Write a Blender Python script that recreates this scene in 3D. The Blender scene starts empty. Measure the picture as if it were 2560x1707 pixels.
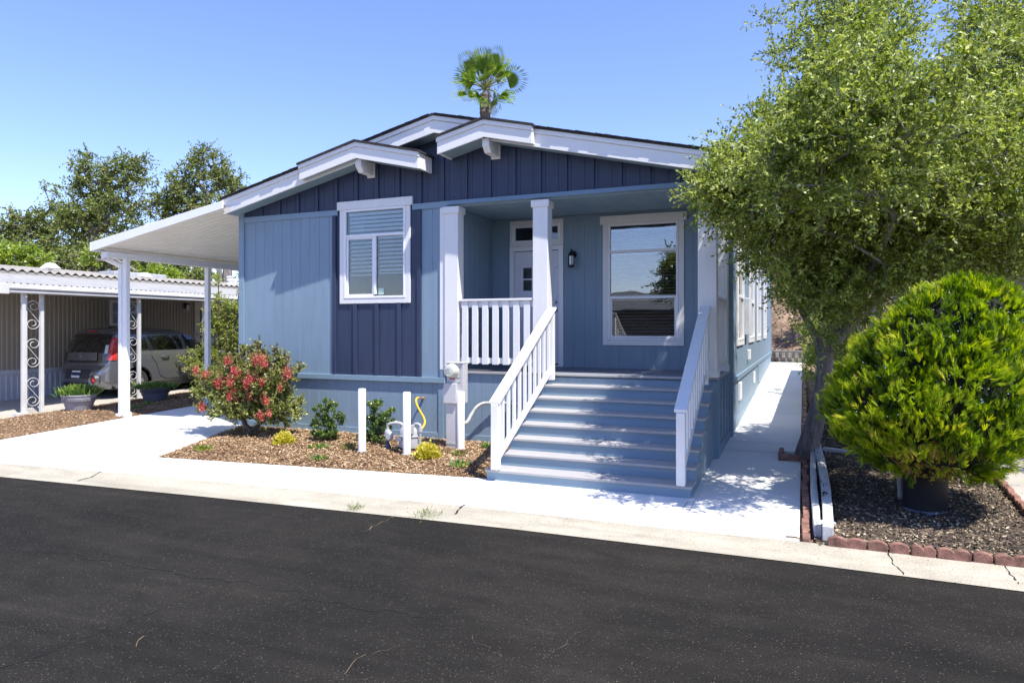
import bpy, bmesh, math, random
import numpy as np
from mathutils import Vector, Matrix

# ------------------------------------------------------------ camera, sky, sun, exposure
scn = bpy.context.scene
COL = scn.collection
F, CX, YH, TH, CAMY, CAMZ, SL = 1730.0, 1280.0, 820.0, math.radians(22.82), -9.6, 1.75, .034
cd = bpy.data.cameras.new('camera'); cam = bpy.data.objects.new('camera', cd); COL.objects.link(cam)
cam.location = (0, CAMY, CAMZ); cam.rotation_euler = (math.radians(90), 0, TH)
cd.sensor_width = 36; cd.lens = F / 2560 * 36; cd.shift_y = -(853.5 - 820) / 2560
cd.clip_start = .1; cd.clip_end = 2000
scn.camera = cam
SUNV = Vector((2.0, -1.0, 4.1)).normalized()          # towards the sun
elev = math.asin(SUNV.z); azim = math.atan2(SUNV.x, SUNV.y)
w = bpy.data.worlds.new('World'); scn.world = w; w.use_nodes = True
wn = w.node_tree.nodes; wl = w.node_tree.links
bg = wn['Background']; sky = wn.new('ShaderNodeTexSky'); sky.sky_type = 'NISHITA'; sky.sun_disc = False
sky.sun_elevation = elev; sky.sun_rotation = azim; sky.air_density = 1.0; sky.dust_density = .15; sky.ozone_density = 2.6
sky.altitude = 100
tn = wn.new('ShaderNodeVectorMath'); tn.operation = 'MULTIPLY'; tn.inputs[1].default_value = (.86, .845, 1.08)
wl.new(sky.outputs[0], tn.inputs[0]); wl.new(tn.outputs[0], bg.inputs[0]); bg.inputs[1].default_value = .15
sd = bpy.data.lights.new('sun', 'SUN'); sun = bpy.data.objects.new('sun', sd); COL.objects.link(sun)
sd.energy = 4.7; sd.angle = math.radians(.5); sd.color = (1, .955, .88)
sun.rotation_euler = (-SUNV).to_track_quat('-Z', 'Y').to_euler(); sun.location = (6, -6, 12)
scn.view_settings.view_transform = 'Standard'; scn.view_settings.look = 'None'
scn.view_settings.exposure = .84; scn.view_settings.gamma = 1
scn.cycles.use_denoising = True
scn.cycles.max_bounces = 10; scn.cycles.transparent_max_bounces = 24; scn.cycles.transmission_bounces = 8
scn.cycles.glossy_bounces = 6; scn.cycles.diffuse_bounces = 5

rnd = random.Random(7)
_s, _c = math.sin(TH), math.cos(TH)
def at(px, py, d):
    """point at distance d in front of the viewpoint (used once to read positions off the photograph)"""
    u = (px - CX) / F; v = (YH - py) / F
    return Vector(((-_s + u * _c) * d, CAMY + (_c + u * _s) * d, CAMZ + v * d))
def G(y):
    return SL * min(max(y, -3.6), 17.0)

# ------------------------------------------------------------ materials
MATS = {}
def N(nt, kind, **kw):
    n = nt.nodes.new('ShaderNode' + kind)
    for k, v in kw.items():
        if k in n.inputs: n.inputs[k].default_value = v
        else: setattr(n, k, v)
    return n
def mat(name, col, rough=.6, metal=0., var=.12, vs=3.0, fine=0., fs=60., bump=0., bs=40., stretch=(1, 1, 1), spec=.5, col2=None, coat=0., transl=0., ramp=None, tint=None, bdist=.01, specks=(), streak=0.):
    m = bpy.data.materials.new(name); m.use_nodes = True; nt = m.node_tree; L = nt.links
    b = nt.nodes['Principled BSDF']
    b.inputs['Roughness'].default_value = rough; b.inputs['Metallic'].default_value = metal
    b.inputs['Specular IOR Level'].default_value = spec
    if coat: b.inputs['Coat Weight'].default_value = coat; b.inputs['Coat Roughness'].default_value = .05
    geo = N(nt, 'NewGeometry'); mp = N(nt, 'VectorMath', operation='MULTIPLY'); mp.inputs[1].default_value = stretch
    L.new(geo.outputs['Position'], mp.inputs[0])
    if tint:                                   # per-face tint value -> ramp
        at_ = N(nt, 'Attribute', attribute_name='tint'); rp = N(nt, 'ValToRGB')
        els = rp.color_ramp.elements
        while len(els) < len(tint): els.new(.5)
        for e, (p, c) in zip(els, tint): e.position = p; e.color = (*c, 1)
        L.new(at_.outputs['Fac'], rp.inputs[0]); src = rp.outputs[0]
    else:
        n1 = N(nt, 'TexNoise', Scale=vs, Detail=6.0, Roughness=.6); L.new(mp.outputs[0], n1.inputs['Vector'])
        c2 = col2 if col2 else tuple(min(1, c * (1 - var * 1.6)) for c in col); c1 = col if col2 else tuple(min(1, c * (1 + var * .7)) for c in col)
        mr = N(nt, 'MapRange'); mr.inputs[1].default_value = .32; mr.inputs[2].default_value = .68; L.new(n1.outputs['Fac'], mr.inputs[0])
        mx = N(nt, 'Mix', data_type='RGBA'); L.new(mr.outputs[0], mx.inputs[0]); mx.inputs[6].default_value = (*c1, 1); mx.inputs[7].default_value = (*c2, 1)
        src = mx.outputs[2]
    if streak:                                 # long faint bands of wear, and mid-size mottling
        for vec, sc, amt in (((.5, 4.5, 1), .9, streak), ((1, 1.6, 1), 3.2, streak * .8)):
            q = N(nt, 'VectorMath', operation='MULTIPLY'); q.inputs[1].default_value = vec; L.new(geo.outputs['Position'], q.inputs[0])
            ns = N(nt, 'TexNoise', Scale=sc, Detail=5.0, Distortion=.6); L.new(q.outputs[0], ns.inputs['Vector'])
            ms_ = N(nt, 'MapRange'); ms_.inputs[1].default_value = .3; ms_.inputs[2].default_value = .7; ms_.inputs[3].default_value = 1 - amt; ms_.inputs[4].default_value = 1 + amt
            L.new(ns.outputs['Fac'], ms_.inputs[0]); mv = N(nt, 'VectorMath', operation='SCALE'); L.new(src, mv.inputs[0]); L.new(ms_.outputs[0], mv.inputs['Scale']); src = mv.outputs[0]
    if fine:
        n2 = N(nt, 'TexNoise', Scale=fs, Detail=4.0); L.new(mp.outputs[0], n2.inputs['Vector'])
        m2 = N(nt, 'MapRange'); m2.inputs[1].default_value = .3; m2.inputs[2].default_value = .7; m2.inputs[3].default_value = 1 - fine; m2.inputs[4].default_value = 1 + fine
        L.new(n2.outputs['Fac'], m2.inputs[0])
        mm = N(nt, 'VectorMath', operation='SCALE'); L.new(src, mm.inputs[0]); L.new(m2.outputs[0], mm.inputs['Scale']); src = mm.outputs[0]
    for (ss, th, scol, dist) in specks:          # small grains: (cells per metre, share, colour, max radius)
        vo = N(nt, 'TexVoronoi', Scale=ss); L.new(mp.outputs[0], vo.inputs['Vector'])
        sp = N(nt, 'SeparateColor'); L.new(vo.outputs['Color'], sp.inputs[0])
        c1_ = N(nt, 'Math', operation='LESS_THAN'); c1_.inputs[1].default_value = th; L.new(sp.outputs[0], c1_.inputs[0])
        c2_ = N(nt, 'Math', operation='LESS_THAN'); c2_.inputs[1].default_value = dist; L.new(vo.outputs['Distance'], c2_.inputs[0])
        c3_ = N(nt, 'Math', operation='MULTIPLY'); L.new(c1_.outputs[0], c3_.inputs[0]); L.new(c2_.outputs[0], c3_.inputs[1])
        mz = N(nt, 'Mix', data_type='RGBA'); L.new(c3_.outputs[0], mz.inputs[0]); L.new(src, mz.inputs[6]); mz.inputs[7].default_value = (*scol, 1); src = mz.outputs[2]
    L.new(src, b.inputs['Base Color'])
    if bump:
        n3 = N(nt, 'TexNoise', Scale=bs, Detail=5.0); L.new(mp.outputs[0], n3.inputs['Vector'])
        bp = N(nt, 'Bump', Strength=bump, Distance=bdist); L.new(n3.outputs['Fac'], bp.inputs['Height']); L.new(bp.outputs[0], b.inputs['Normal'])
    if transl:
        tr = N(nt, 'BsdfTranslucent'); hs = N(nt, 'HueSaturation', Value=1.5, Saturation=1.15); L.new(src, hs.inputs['Color']); L.new(hs.outputs[0], tr.inputs[0])
        ms = N(nt, 'MixShader'); ms.inputs[0].default_value = transl
        L.new(b.outputs[0], ms.inputs[1]); L.new(tr.outputs[0], ms.inputs[2]); L.new(ms.outputs[0], nt.nodes['Material Output'].inputs[0])
    MATS[name] = m
    return m
def glass(name, ior=2.0, tintc=(.86, .92, .9), base=.0):
    m = bpy.data.materials.new(name); m.use_nodes = True; nt = m.node_tree; L = nt.links
    nt.nodes.remove(nt.nodes['Principled BSDF'])
    t = N(nt, 'BsdfTransparent'); t.inputs[0].default_value = (*tintc, 1)
    g = N(nt, 'BsdfGlossy'); g.inputs['Roughness'].default_value = .004
    f = N(nt, 'Fresnel', IOR=ior); a = N(nt, 'Math', operation='ADD', use_clamp=True); a.inputs[1].default_value = base; L.new(f.outputs[0], a.inputs[0])
    geo = N(nt, 'NewGeometry'); nz = N(nt, 'TexNoise', Scale=1.6, Detail=1.0); L.new(geo.outputs['Position'], nz.inputs['Vector'])
    bp = N(nt, 'Bump', Strength=.12, Distance=.02); L.new(nz.outputs['Fac'], bp.inputs['Height']); L.new(bp.outputs[0], g.inputs['Normal'])
    mx = N(nt, 'MixShader'); L.new(a.outputs[0], mx.inputs[0]); L.new(t.outputs[0], mx.inputs[1]); L.new(g.outputs[0], mx.inputs[2])
    L.new(mx.outputs[0], nt.nodes['Material Output'].inputs[0])
    MATS[name] = m; return m

BLUE = mat('blue_siding', (.205, .285, .362), .55, var=.05, vs=1.2, fine=.05, fs=30, bump=.35, bs=9, stretch=(7, 7, 1), bdist=.006)
BTRIM = mat('blue_trim', (.200, .288, .365), .5, var=.05, vs=2, bump=.35, bs=12, stretch=(1, 1, 9), bdist=.005)
BSOFF = mat('blue_soffit', (.20, .29, .36), .6, var=.05)
NAVY = mat('navy_siding', (.029, .041, .086), .5, var=.10, vs=2, fine=.08, fs=50, bump=.35, bs=9, stretch=(7, 7, 1), bdist=.006)
WHITE = mat('white_trim', (.75, .74, .725), .5, var=.02, vs=2, bump=.22, bs=12, stretch=(1, 1, 8), bdist=.004)
WHITEV = mat('white_trim_upright', (.75, .74, .725), .5, var=.02, vs=2, bump=.22, bs=10, stretch=(8, 8, 1), bdist=.004)
VINYL = mat('white_vinyl', (.82, .82, .83), .35, var=.01)
DOORW = mat('door_paint', (.70, .70, .76), .4, var=.02)
ALU = mat('white_aluminium', (.80, .80, .80), .35, var=.02)
ALUUN = mat('cream_aluminium', (.82, .79, .72), .4, var=.03)
GREYT = mat('grey_tread', (.37, .36, .36), .65, var=.05, vs=4, fine=.06, fs=80, bump=.2, bs=60, stretch=(1, 6, 1))
DECKM = mat('deck_board', (.19, .20, .24), .6, var=.1, vs=6, fine=.08, fs=60, bump=.2, bs=30, stretch=(6, 1, 1))
SHINGLE = mat('roof_shingle', (.035, .033, .034), .9, var=.35, vs=12, fine=.3, fs=160, bump=.6, bs=120)
GLASSP = glass('window_glass', 1.55, (.94, .97, .96), base=.035)
GLASSR = glass('low_emissivity_glass', 1.8, (.93, .96, .95), base=.13)
GLASSS = glass('side_window_glass', 1.9, base=.25)
BLIND = mat('white_blind', (.85, .87, .88), .5, var=.02)
DARKIN = mat('unlit_room_dark', (.02, .02, .022), .9, var=.1)
BLACK = mat('black_metal', (.012, .012, .014), .4, var=.1)
CHROME = mat('brushed_nickel', (.35, .35, .36), .3, metal=1, var=.05)
FROST = mat('lantern_glass', (.75, .8, .85), .15, var=.05)
ASPH = mat('asphalt', (.0215, .0187, .0148), .97, var=.3, vs=.40, fine=.6, fs=85, bump=1, bs=95, streak=.27, col2=(.0095, .0083, .0070), bdist=.012, spec=.25, stretch=(1, 1, 1), specks=((75, .11, (.085, .074, .058), .32), (38, .015, (.13, .115, .09), .2)))
CONC = mat('new_concrete', (.72, .71, .69), .8, var=.02, vs=.7, col2=(.66, .65, .63), fine=.025, fs=90, bump=.1, bs=120)
GUTC = mat('kerb_concrete', (.42, .385, .31), .9, var=.1, vs=2.2, streak=.12, col2=(.34, .305, .235), fine=.16, fs=60, bump=.8, bs=70, specks=((60, .10, (.16, .14, .12), .25), (26, .04, (.10, .085, .07), .2)))
OLDC = mat('old_concrete', (.44, .41, .36), .9, var=.1, vs=1.5, col2=(.34, .32, .28), fine=.1, fs=90, bump=.3, bs=120)
EARTH = mat('bare_earth', (.21, .15, .10), .95, var=.3, vs=1.5, fine=.3, fs=40, bump=.7, bs=30)
MULCH = mat('mulch_soil', (.19, .115, .062), .95, var=.3, vs=8, fine=.5, fs=70, bump=1, bs=70)
MULCHD = mat('dark_mulch_soil', (.09, .065, .045), .95, var=.3, vs=8, fine=.5, fs=70, bump=1, bs=70)
CHIP = mat('bark_chip', None or (.3, .2, .1), .85, tint=[(0, (.12, .065, .032)), (.3, (.27, .165, .085)), (.7, (.46, .31, .17)), (1, (.72, .56, .38))])
CHIPD = mat('weathered_chip', (.3, .2, .1), .85, tint=[(0, (.022, .018, .018)), (.4, (.07, .05, .038)), (.72, (.30, .23, .15)), (1, (.60, .50, .36))])
HILLM = mat('hillside_earth', (.25, .17, .11), .95, var=.5, vs=1.6, fine=.4, fs=14, bump=1, bs=8)
BRICK = mat('red_edging_brick', (.27, .135, .10), .85, var=.4, vs=9, fine=.2, fs=90, bump=.6, bs=90)
BRICKB = mat('brown_edging_brick', (.30, .20, .13), .85, var=.35, vs=9, fine=.2, fs=90, bump=.6, bs=90)
TIMBER = mat('weathered_white_timber', (.62, .62, .62), .8, var=.15, vs=5, fine=.2, fs=40, bump=.7, bs=20, stretch=(9, 1, 9), col2=(.48, .48, .49))
GREYM = mat('grey_painted_metal', (.42, .43, .45), .45, var=.08, vs=6)
METER = mat('pale_meter_metal', (.50, .49, .50), .45, var=.05, vs=4)
GALV = mat('galvanised_pipe', (.50, .50, .49), .45, metal=.4, var=.12, vs=20)
CREAM = mat('meter_dome_glass', (.56, .57, .49), .12, var=.04, coat=.5)
YELL = mat('yellow_hose', (.70, .48, .03), .4, var=.06)
RUST = mat('rusty_pipe', (.33, .18, .12), .7, var=.2, vs=20)
PVC = mat('white_bollard_paint', (.86, .86, .86), .4, var=.015)
POTM = mat('faded_grey_resin', (.33, .33, .37), .6, var=.15, vs=6, bump=.4, bs=8, stretch=(9, 9, 1))
POTB = mat('dark_resin_band', (.06, .06, .085), .5, var=.1)
POTN = mat('navy_grey_resin', (.12, .125, .17), .55, var=.15, vs=6, bump=.4, bs=8, stretch=(9, 9, 1))
NURS = mat('black_nursery_plastic', (.022, .022, .025), .38, var=.3, vs=3)
STAKE = mat('grey_stake', (.30, .29, .28), .8, var=.15, vs=9)
SIDEB = mat('brown_metal_siding', (.34, .29, .23), .5, var=.04, vs=.8)
SKIRT = mat('pale_ribbed_skirting', (.50, .50, .54), .45, var=.04)
CORR = mat('weathered_corrugated_roof', (.36, .33, .28), .6, var=.15, vs=3, col2=(.25, .23, .19))
AWN = mat('white_awning_metal', (.60, .59, .57), .5, var=.08, vs=2)
BARK = mat('smooth_grey_bark', (.27, .245, .23), .85, var=.35, vs=5, fine=.25, fs=30, bump=1, bs=14, stretch=(3, 3, .7), bdist=.03, col2=(.12, .10, .09))
BARKD = mat('dark_bark', (.15, .12, .095), .9, var=.3, vs=6, bump=.8, bs=20)
TWIGB = mat('dead_twig', (.17, .095, .055), .9, var=.3, vs=9)
def leafmat(name, stops, tr=.28, rough=.42, spec=.5):
    return mat(name, (.1, .1, .1), rough, tint=stops, transl=tr, spec=spec)
LEAF1 = leafmat('glossy_oval_leaf', [(0, (.042, .070, .013)), (.4, (.19, .245, .042)), (.8, (.46, .51, .12)), (1, (.72, .72, .36))], .37, .42, .35)
LEAFOAK = leafmat('oak_leaf', [(0, (.055, .085, .020)), (.5, (.15, .19, .042)), (.85, (.27, .29, .07)), (1, (.36, .31, .12))])
LEAFLIME = leafmat('lime_leaf', [(0, (.08, .13, .015)), (.5, (.20, .28, .03)), (1, (.38, .45, .06))], .35)
LEAFTHU = leafmat('golden_conifer_spray', [(0, (.035, .08, .006)), (.35, (.14, .24, .008)), (.7, (.36, .46, .014)), (.93, (.62, .62, .05)), (1, (.26, .15, .08))], .42, .5)
LEAFMY = leafmat('bronze_green_leaf', [(0, (.08, .035, .03)), (.25, (.15, .095, .04)), (.5, (.15, .19, .04)), (.8, (.30, .34, .08)), (1, (.46, .44, .18))], .3)
LEAFPUR = leafmat('young_purple_leaf', [(0, (.06, .025, .03)), (.6, (.13, .06, .055)), (1, (.22, .12, .10))], .3)
LEAFDK = leafmat('dark_glossy_leaf', [(0, (.022, .055, .012)), (.5, (.065, .125, .022)), (.82, (.18, .26, .045)), (1, (.46, .46, .15))], .2, .3, .6)
LEAFYE = leafmat('yellow_variegated_leaf', [(0, (.14, .20, .02)), (.25, (.42, .40, .04)), (.7, (.66, .58, .09)), (1, (.80, .72, .28))], .3)
LEAFSH = leafmat('pale_green_leaf', [(0, (.10, .14, .02)), (.5, (.28, .33, .06)), (1, (.48, .50, .13))], .32)
LEAFPA = leafmat('palm_blade', [(0, (.05, .11, .010)), (.5, (.13, .23, .02)), (.85, (.28, .37, .04)), (1, (.52, .52, .2))], .25, .35)
LEAFSU = leafmat('succulent_leaf', [(0, (.05, .12, .03)), (.5, (.12, .24, .06)), (.85, (.25, .36, .06)), (1, (.45, .40, .06))], .2)
PETRED = leafmat('coral_red_petal', [(0, (.30, .03, .035)), (.5, (.56, .075, .08)), (1, (.78, .25, .25))], .3)
PETPI = leafmat('pink_petal', [(0, (.5, .15, .2)), (1, (.75, .45, .45))], .3)
GRASSM = leafmat('grass_blade', [(0, (.07, .13, .02)), (1, (.20, .27, .04))], .3)
CARP = mat('warm_grey_car_paint', (.20, .205, .215), .27, metal=.65, var=.01, coat=.8)
CARD = mat('dark_bumper_plastic', (.035, .036, .04), .5, var=.05)
CARG = mat('tinted_car_glass', (.010, .012, .014), .04, var=.02, coat=1)
CARR = mat('red_tail_lamp', (.48, .03, .02), .12, var=.05, coat=1)
CARW = mat('clear_lamp', (.55, .6, .62), .12, var=.05, coat=1)
TYRE = mat('tyre_rubber', (.025, .024, .023), .85, var=.1)
RIMM = mat('silver_alloy', (.55, .55, .56), .3, metal=.7, var=.03)
PLATE = mat('plate_white', (.75, .75, .75), .4, var=.02)
PLATEB = mat('plate_blue', (.03, .05, .25), .4, var=.02)
BLOCKM = mat('grey_wall_block', (.22, .205, .195), .9, var=.3, vs=5, fine=.2, fs=40, bump=.8, bs=40)
CURT = mat('pale_curtain', (.5, .5, .5), .8, var=.1)
PAPER = mat('sticker_paper', (.55, .7, .6), .6, var=.02)
STUC = mat('beige_stucco', (.55, .50, .42), .85, var=.06, vs=2)
CRACK = mat('road_crack', (.012, .011, .011), .95, var=.3, vs=20)
CRACKT = mat('tan_crack_dust', (.13, .095, .06), .95, var=.3, vs=20)
WEB = mat('cobweb', (.75, .75, .72), .9, var=.1)

# ------------------------------------------------------------ mesh helpers
class MB:
    def __init__(s, T=None): s.v = []; s.f = []; s.T = T
    def add(s, vs, fs):
        s.g = getattr(s, 'g', []); s.g.append((len(s.v), len(s.f)))
        o = len(s.v)
        if s.T: vs = [s.T(*p) for p in vs]
        s.v += [tuple(p) for p in vs]; s.f += [tuple(i + o for i in f) for f in fs]; return s
    def box(s, x0, x1, y0, y1, z0, z1):
        return s.add([(x0, y0, z0), (x1, y0, z0), (x1, y1, z0), (x0, y1, z0), (x0, y0, z1), (x1, y0, z1), (x1, y1, z1), (x0, y1, z1)],
                     [(0, 3, 2, 1), (4, 5, 6, 7), (0, 1, 5, 4), (1, 2, 6, 5), (2, 3, 7, 6), (3, 0, 4, 7)])
    def ext(s, pts, ax, a0, a1):          # polygon pts in the plane across axis ax, extruded a0..a1
        n = len(pts)
        def P(p, a): return (a, p[0], p[1]) if ax == 0 else ((p[0], a, p[1]) if ax == 1 else (p[0], p[1], a))
        return s.add([P(p, a0) for p in pts] + [P(p, a1) for p in pts],
                     [tuple(range(n)), tuple(range(2 * n - 1, n - 1, -1))] + [(i, i + n, (i + 1) % n + n, (i + 1) % n) for i in range(n)])
    def tube(s, pts, r, n=8, cap=True):
        pts = [Vector(p) for p in pts]; rs = r if isinstance(r, (list, tuple)) else [r] * len(pts)
        ring = []; prev = None
        for i, p in enumerate(pts):
            d = (pts[min(i + 1, len(pts) - 1)] - pts[max(i - 1, 0)]).normalized()
            if prev is None:
                a = Vector((0, 0, 1)) if abs(d.z) < .9 else Vector((1, 0, 0)); u = d.cross(a).normalized()
            else: u = (prev - d * prev.dot(d)).normalized()
            prev = u; v = d.cross(u)
            ring.append([p + (u * math.cos(t) + v * math.sin(t)) * rs[i] for t in [2 * math.pi * k / n for k in range(n)]])
        vs = [q for rg in ring for q in rg]; fs = []
        for i in range(len(pts) - 1):
            for k in range(n):
                a = i * n + k; b = i * n + (k + 1) % n; fs.append((a, b, b + n, a + n))
        if cap: fs += [tuple(range(n - 1, -1, -1)), tuple(range((len(pts) - 1) * n, len(pts) * n))]
        return s.add(vs, fs)
    def lathe(s, c, prof, n=24, cap=True, sx=1, sy=1):      # prof: (r,z)
        vs = []; fs = []
        for r, z in prof:
            for k in range(n):
                t = 2 * math.pi * k / n; vs.append((c[0] + r * sx * math.cos(t), c[1] + r * sy * math.sin(t), c[2] + z))
        for i in range(len(prof) - 1):
            for k in range(n):
                a = i * n + k; b = i * n + (k + 1) % n; fs.append((a, b, b + n, a + n))
        if cap: fs += [tuple(range(n - 1, -1, -1)), tuple(range((len(prof) - 1) * n, len(prof) * n))]
        return s.add(vs, fs)
    def quad(s, a, b, c, d): return s.add([a, b, c, d], [(0, 1, 2, 3)])
    def build(s, name, m, parent=None, bevel=0, smooth=False, segs=1):
        me = bpy.data.meshes.new(name); me.from_pydata(s.v, [], s.f); me.update()
        if s.T or True:
            bm = bmesh.new(); bm.from_mesh(me); bmesh.ops.recalc_face_normals(bm, faces=bm.faces); bm.to_mesh(me); bm.free()
        ms = m if isinstance(m, list) else [m]
        for x in ms: me.materials.append(x)
        o = bpy.data.objects.new(name, me); COL.objects.link(o)
        if parent: o.parent = parent; o.matrix_parent_inverse = pinv(parent)
        if smooth:
            me.polygons.foreach_set('use_smooth', [True] * len(me.polygons))
            me.set_sharp_from_angle(angle=math.radians(40))
        if bevel:
            b = o.modifiers.new('bevel', 'BEVEL'); b.width = bevel; b.segments = segs; b.limit_method = 'ANGLE'
        return o
def wm(o):
    M = Matrix.Translation(o.location) @ o.rotation_euler.to_matrix().to_4x4()
    if o.parent: M = wm(o.parent) @ o.matrix_parent_inverse @ M
    return M
def pinv(p): return wm(p).inverted()
def tag(o, label=None, cat=None, group=None, kind=None):
    if label: o['label'] = label
    if cat: o['category'] = cat
    if group: o['group'] = group
    if kind: o['kind'] = kind
    return o
def thing(name, loc, label, cat, group=None):
    o = bpy.data.objects.new(name, None); o.location = loc; o.empty_display_size = .2; COL.objects.link(o)
    return tag(o, label, cat, group)
def copy_tree(o, parent=None):
    c = o.copy(); COL.objects.link(c)
    if parent: c.parent = parent; c.matrix_parent_inverse = o.matrix_parent_inverse.copy()
    for ch in [x for x in bpy.data.objects if x.parent == o]: copy_tree(ch, c)
    return c
def grooved(mb, u0, u1, zb, zt, pitch=.2, off=0., gw=.011, gd=.0045, brk=()):
    """vertical groove board: local coords (u, outward n, z)"""
    us = [(u0, 0.)]
    k = math.ceil((u0 - off) / pitch + 1e-6); g = off + k * pitch
    while g < u1 - gw:
        if g > u0 + gw: us += [(g - gw / 2, 0), (g - gw / 4, -gd), (g + gw / 4, -gd), (g + gw / 2, 0)]
        g += pitch
    for b in brk:
        if u0 < b < u1 and all(abs(b - x[0]) > .015 for x in us): us.append((b, 0.))
    us.append((u1, 0.)); us.sort()
    zbf = zb if callable(zb) else (lambda u: zb); ztf = zt if callable(zt) else (lambda u: zt)
    vs = [(u, d, zbf(u)) for u, d in us] + [(u, d, ztf(u)) for u, d in us]; n = len(us)
    mb.add(vs, [(i, i + 1, i + 1 + n, i + n) for i in range(n - 1)]); return mb
def leafmesh(name, P, D, Nn, L, W, m, parent=None, tint=None, fold=.18, wpos=.5):
    """many small folded leaves: base P, axis D, face normal Nn"""
    P = np.asarray(P, np.float32); n = len(P)
    D = D / (np.linalg.norm(D, axis=1, keepdims=True) + 1e-9)
    S = np.cross(D, Nn); S /= (np.linalg.norm(S, axis=1, keepdims=True) + 1e-9); U = np.cross(S, D)
    L = np.broadcast_to(np.asarray(L, np.float32).reshape(-1, 1), (n, 1)); W = np.broadcast_to(np.asarray(W, np.float32).reshape(-1, 1), (n, 1))
    V = np.empty((n, 4, 3), np.float32)
    V[:, 0] = P; V[:, 1] = P + D * L * wpos + S * W * .5 + U * W * fold; V[:, 2] = P + D * L; V[:, 3] = P + D * L * wpos - S * W * .5 + U * W * fold
    me = bpy.data.meshes.new(name); me.vertices.add(n * 4); me.vertices.foreach_set('co', V.ravel())
    me.loops.add(n * 4); me.loops.foreach_set('vertex_index', np.arange(n * 4, dtype=np.int32))
    me.polygons.add(n); me.polygons.foreach_set('loop_start', np.arange(0, n * 4, 4, dtype=np.int32))
    a = me.attributes.new('tint', 'FLOAT', 'FACE'); a.data.foreach_set('value', np.asarray(tint if tint is not None else np.random.rand(n), np.float32))
    me.update(); me.validate(); me.materials.append(m)
    o = bpy.data.objects.new(name, me); COL.objects.link(o)
    if parent: o.parent = parent; o.matrix_parent_inverse = pinv(parent)
    return o
def samp(ells, n, rg, shell=.55):
    """points in a union of ellipsoids (centre, radii), pushed towards the shells"""
    wts = np.array([(e[1][0] * e[1][1] * e[1][2]) ** (.75) for e in ells]); wts /= wts.sum(); out = []
    for i in rg.choice(len(ells), n, p=wts):
        c, r = ells[i][0], ells[i][1]; d = rg.normal(size=3); d /= np.linalg.norm(d)
        out.append(np.array(c) + d * np.array(r) * (shell + (1 - shell) * rg.random()) ** 1.0)
    return np.array(out)
def grow(skel, A, rg, step=.25, jit=.05, sag=.0):
    """skel: list of (pos, parent index, min radius); connect every attractor to the nearest node"""
    pos = [np.array(p, float) for p, _, _ in skel]; par = [q for _, q, _ in skel]; rmin = [r for _, _, r in skel]
    c0 = pos[-1]; order = np.argsort([min(np.linalg.norm(a - p) for p in pos) for a in A]); tips = []; dirs = []
    for i in order:
        a = A[i]; arr = np.array(pos); d = np.linalg.norm(arr - a, axis=1) + np.maximum(0, arr[:, 2] - a[2]) * .7
        d[0] += 5
        k = int(np.argmin(d)); st = pos[k]; v = a - st; n = max(1, int(np.linalg.norm(v) / step)); last = k
        for j in range(1, n + 1):
            t = j / n; p = st + v * t + rg.normal(size=3) * jit * (1 - abs(2 * t - 1)) + np.array([0, 0, -sag * math.sin(t * math.pi)])
            pos.append(p); par.append(last); rmin.append(0); last = len(pos) - 1
        tips.append(last); dirs.append(v / (np.linalg.norm(v) + 1e-6))
    return pos, par, rmin, tips, np.array(dirs)
def skelmesh(name, pos, par, rmin, tips, m, parent, rtip=.004, ex=2.3, n=5, rmax=9):
    R = [0.] * len(pos)
    for t in tips: R[t] += rtip ** ex
    for i in range(len(pos) - 1, 0, -1):
        if par[i] >= 0: R[par[i]] += max(R[i], rtip ** ex)
    R = [min(rmax, max(r ** (1 / ex), q, rtip)) for r, q in zip(R, rmin)]
    mb = MB()
    for i in range(1, len(pos)):
        if par[i] < 0: continue
        a, b = pos[par[i]], pos[i]; ra = min(R[par[i]], R[i] * 1.25 if rmin[i] == 0 else 9); nn = 10 if ra > .06 else n if ra > .012 else 3
        if np.linalg.norm(b - a) < 1e-4: continue
        mb.tube([a, b], [ra, R[i]], nn, cap=False)
    return mb.build(name, m, parent, smooth=True)
def twig_leaves(tips, dirs, rg, twigs, tlen, nl, spread=.9, up=.25):
    """leaves strung along short twigs around every tip; returns P, D, Nn, twig index"""
    tips = np.asarray(tips); n = len(tips)
    base = np.repeat(tips, twigs, 0); od = np.repeat(dirs, twigs, 0)
    td = od * .8 + rg.normal(size=base.shape) * spread + np.array([0, 0, up]); td /= np.linalg.norm(td, axis=1, keepdims=True)
    tl = tlen * (.55 + .75 * rg.random((len(base), 1)))
    B = np.repeat(base, nl, 0); T = np.repeat(td, nl, 0); TL = np.repeat(tl, nl, 0)
    s = np.tile((np.arange(nl) + .5) / nl, len(base)).reshape(-1, 1) + rg.normal(size=(len(B), 1)) * .04
    bend = np.array([0, 0, -.15]) * TL * s * s
    P = B + T * TL * s + bend + rg.normal(size=B.shape) * .006
    sd = rg.normal(size=B.shape); D = T * .7 + sd * .75 + np.array([0, 0, .12])
    Nn = rg.normal(size=B.shape) * .62 + np.array([.38, -.50, .62])
    return P, D, Nn, np.repeat(np.arange(len(base)), nl), (base, td, tl)
def twigs_mesh(name, info, m, parent, r=.0022, every=1):
    b, d, l = info; mb = MB()
    for i in range(0, len(b), every):
        e = b[i] + d[i] * l[i] + np.array([0, 0, -.15 * l[i][0]]); mb.tube([b[i], b[i] + d[i] * l[i] * .5, e], [r * 1.4, r, r * .6], 3, cap=False)
    return mb.build(name, m, parent)
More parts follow.
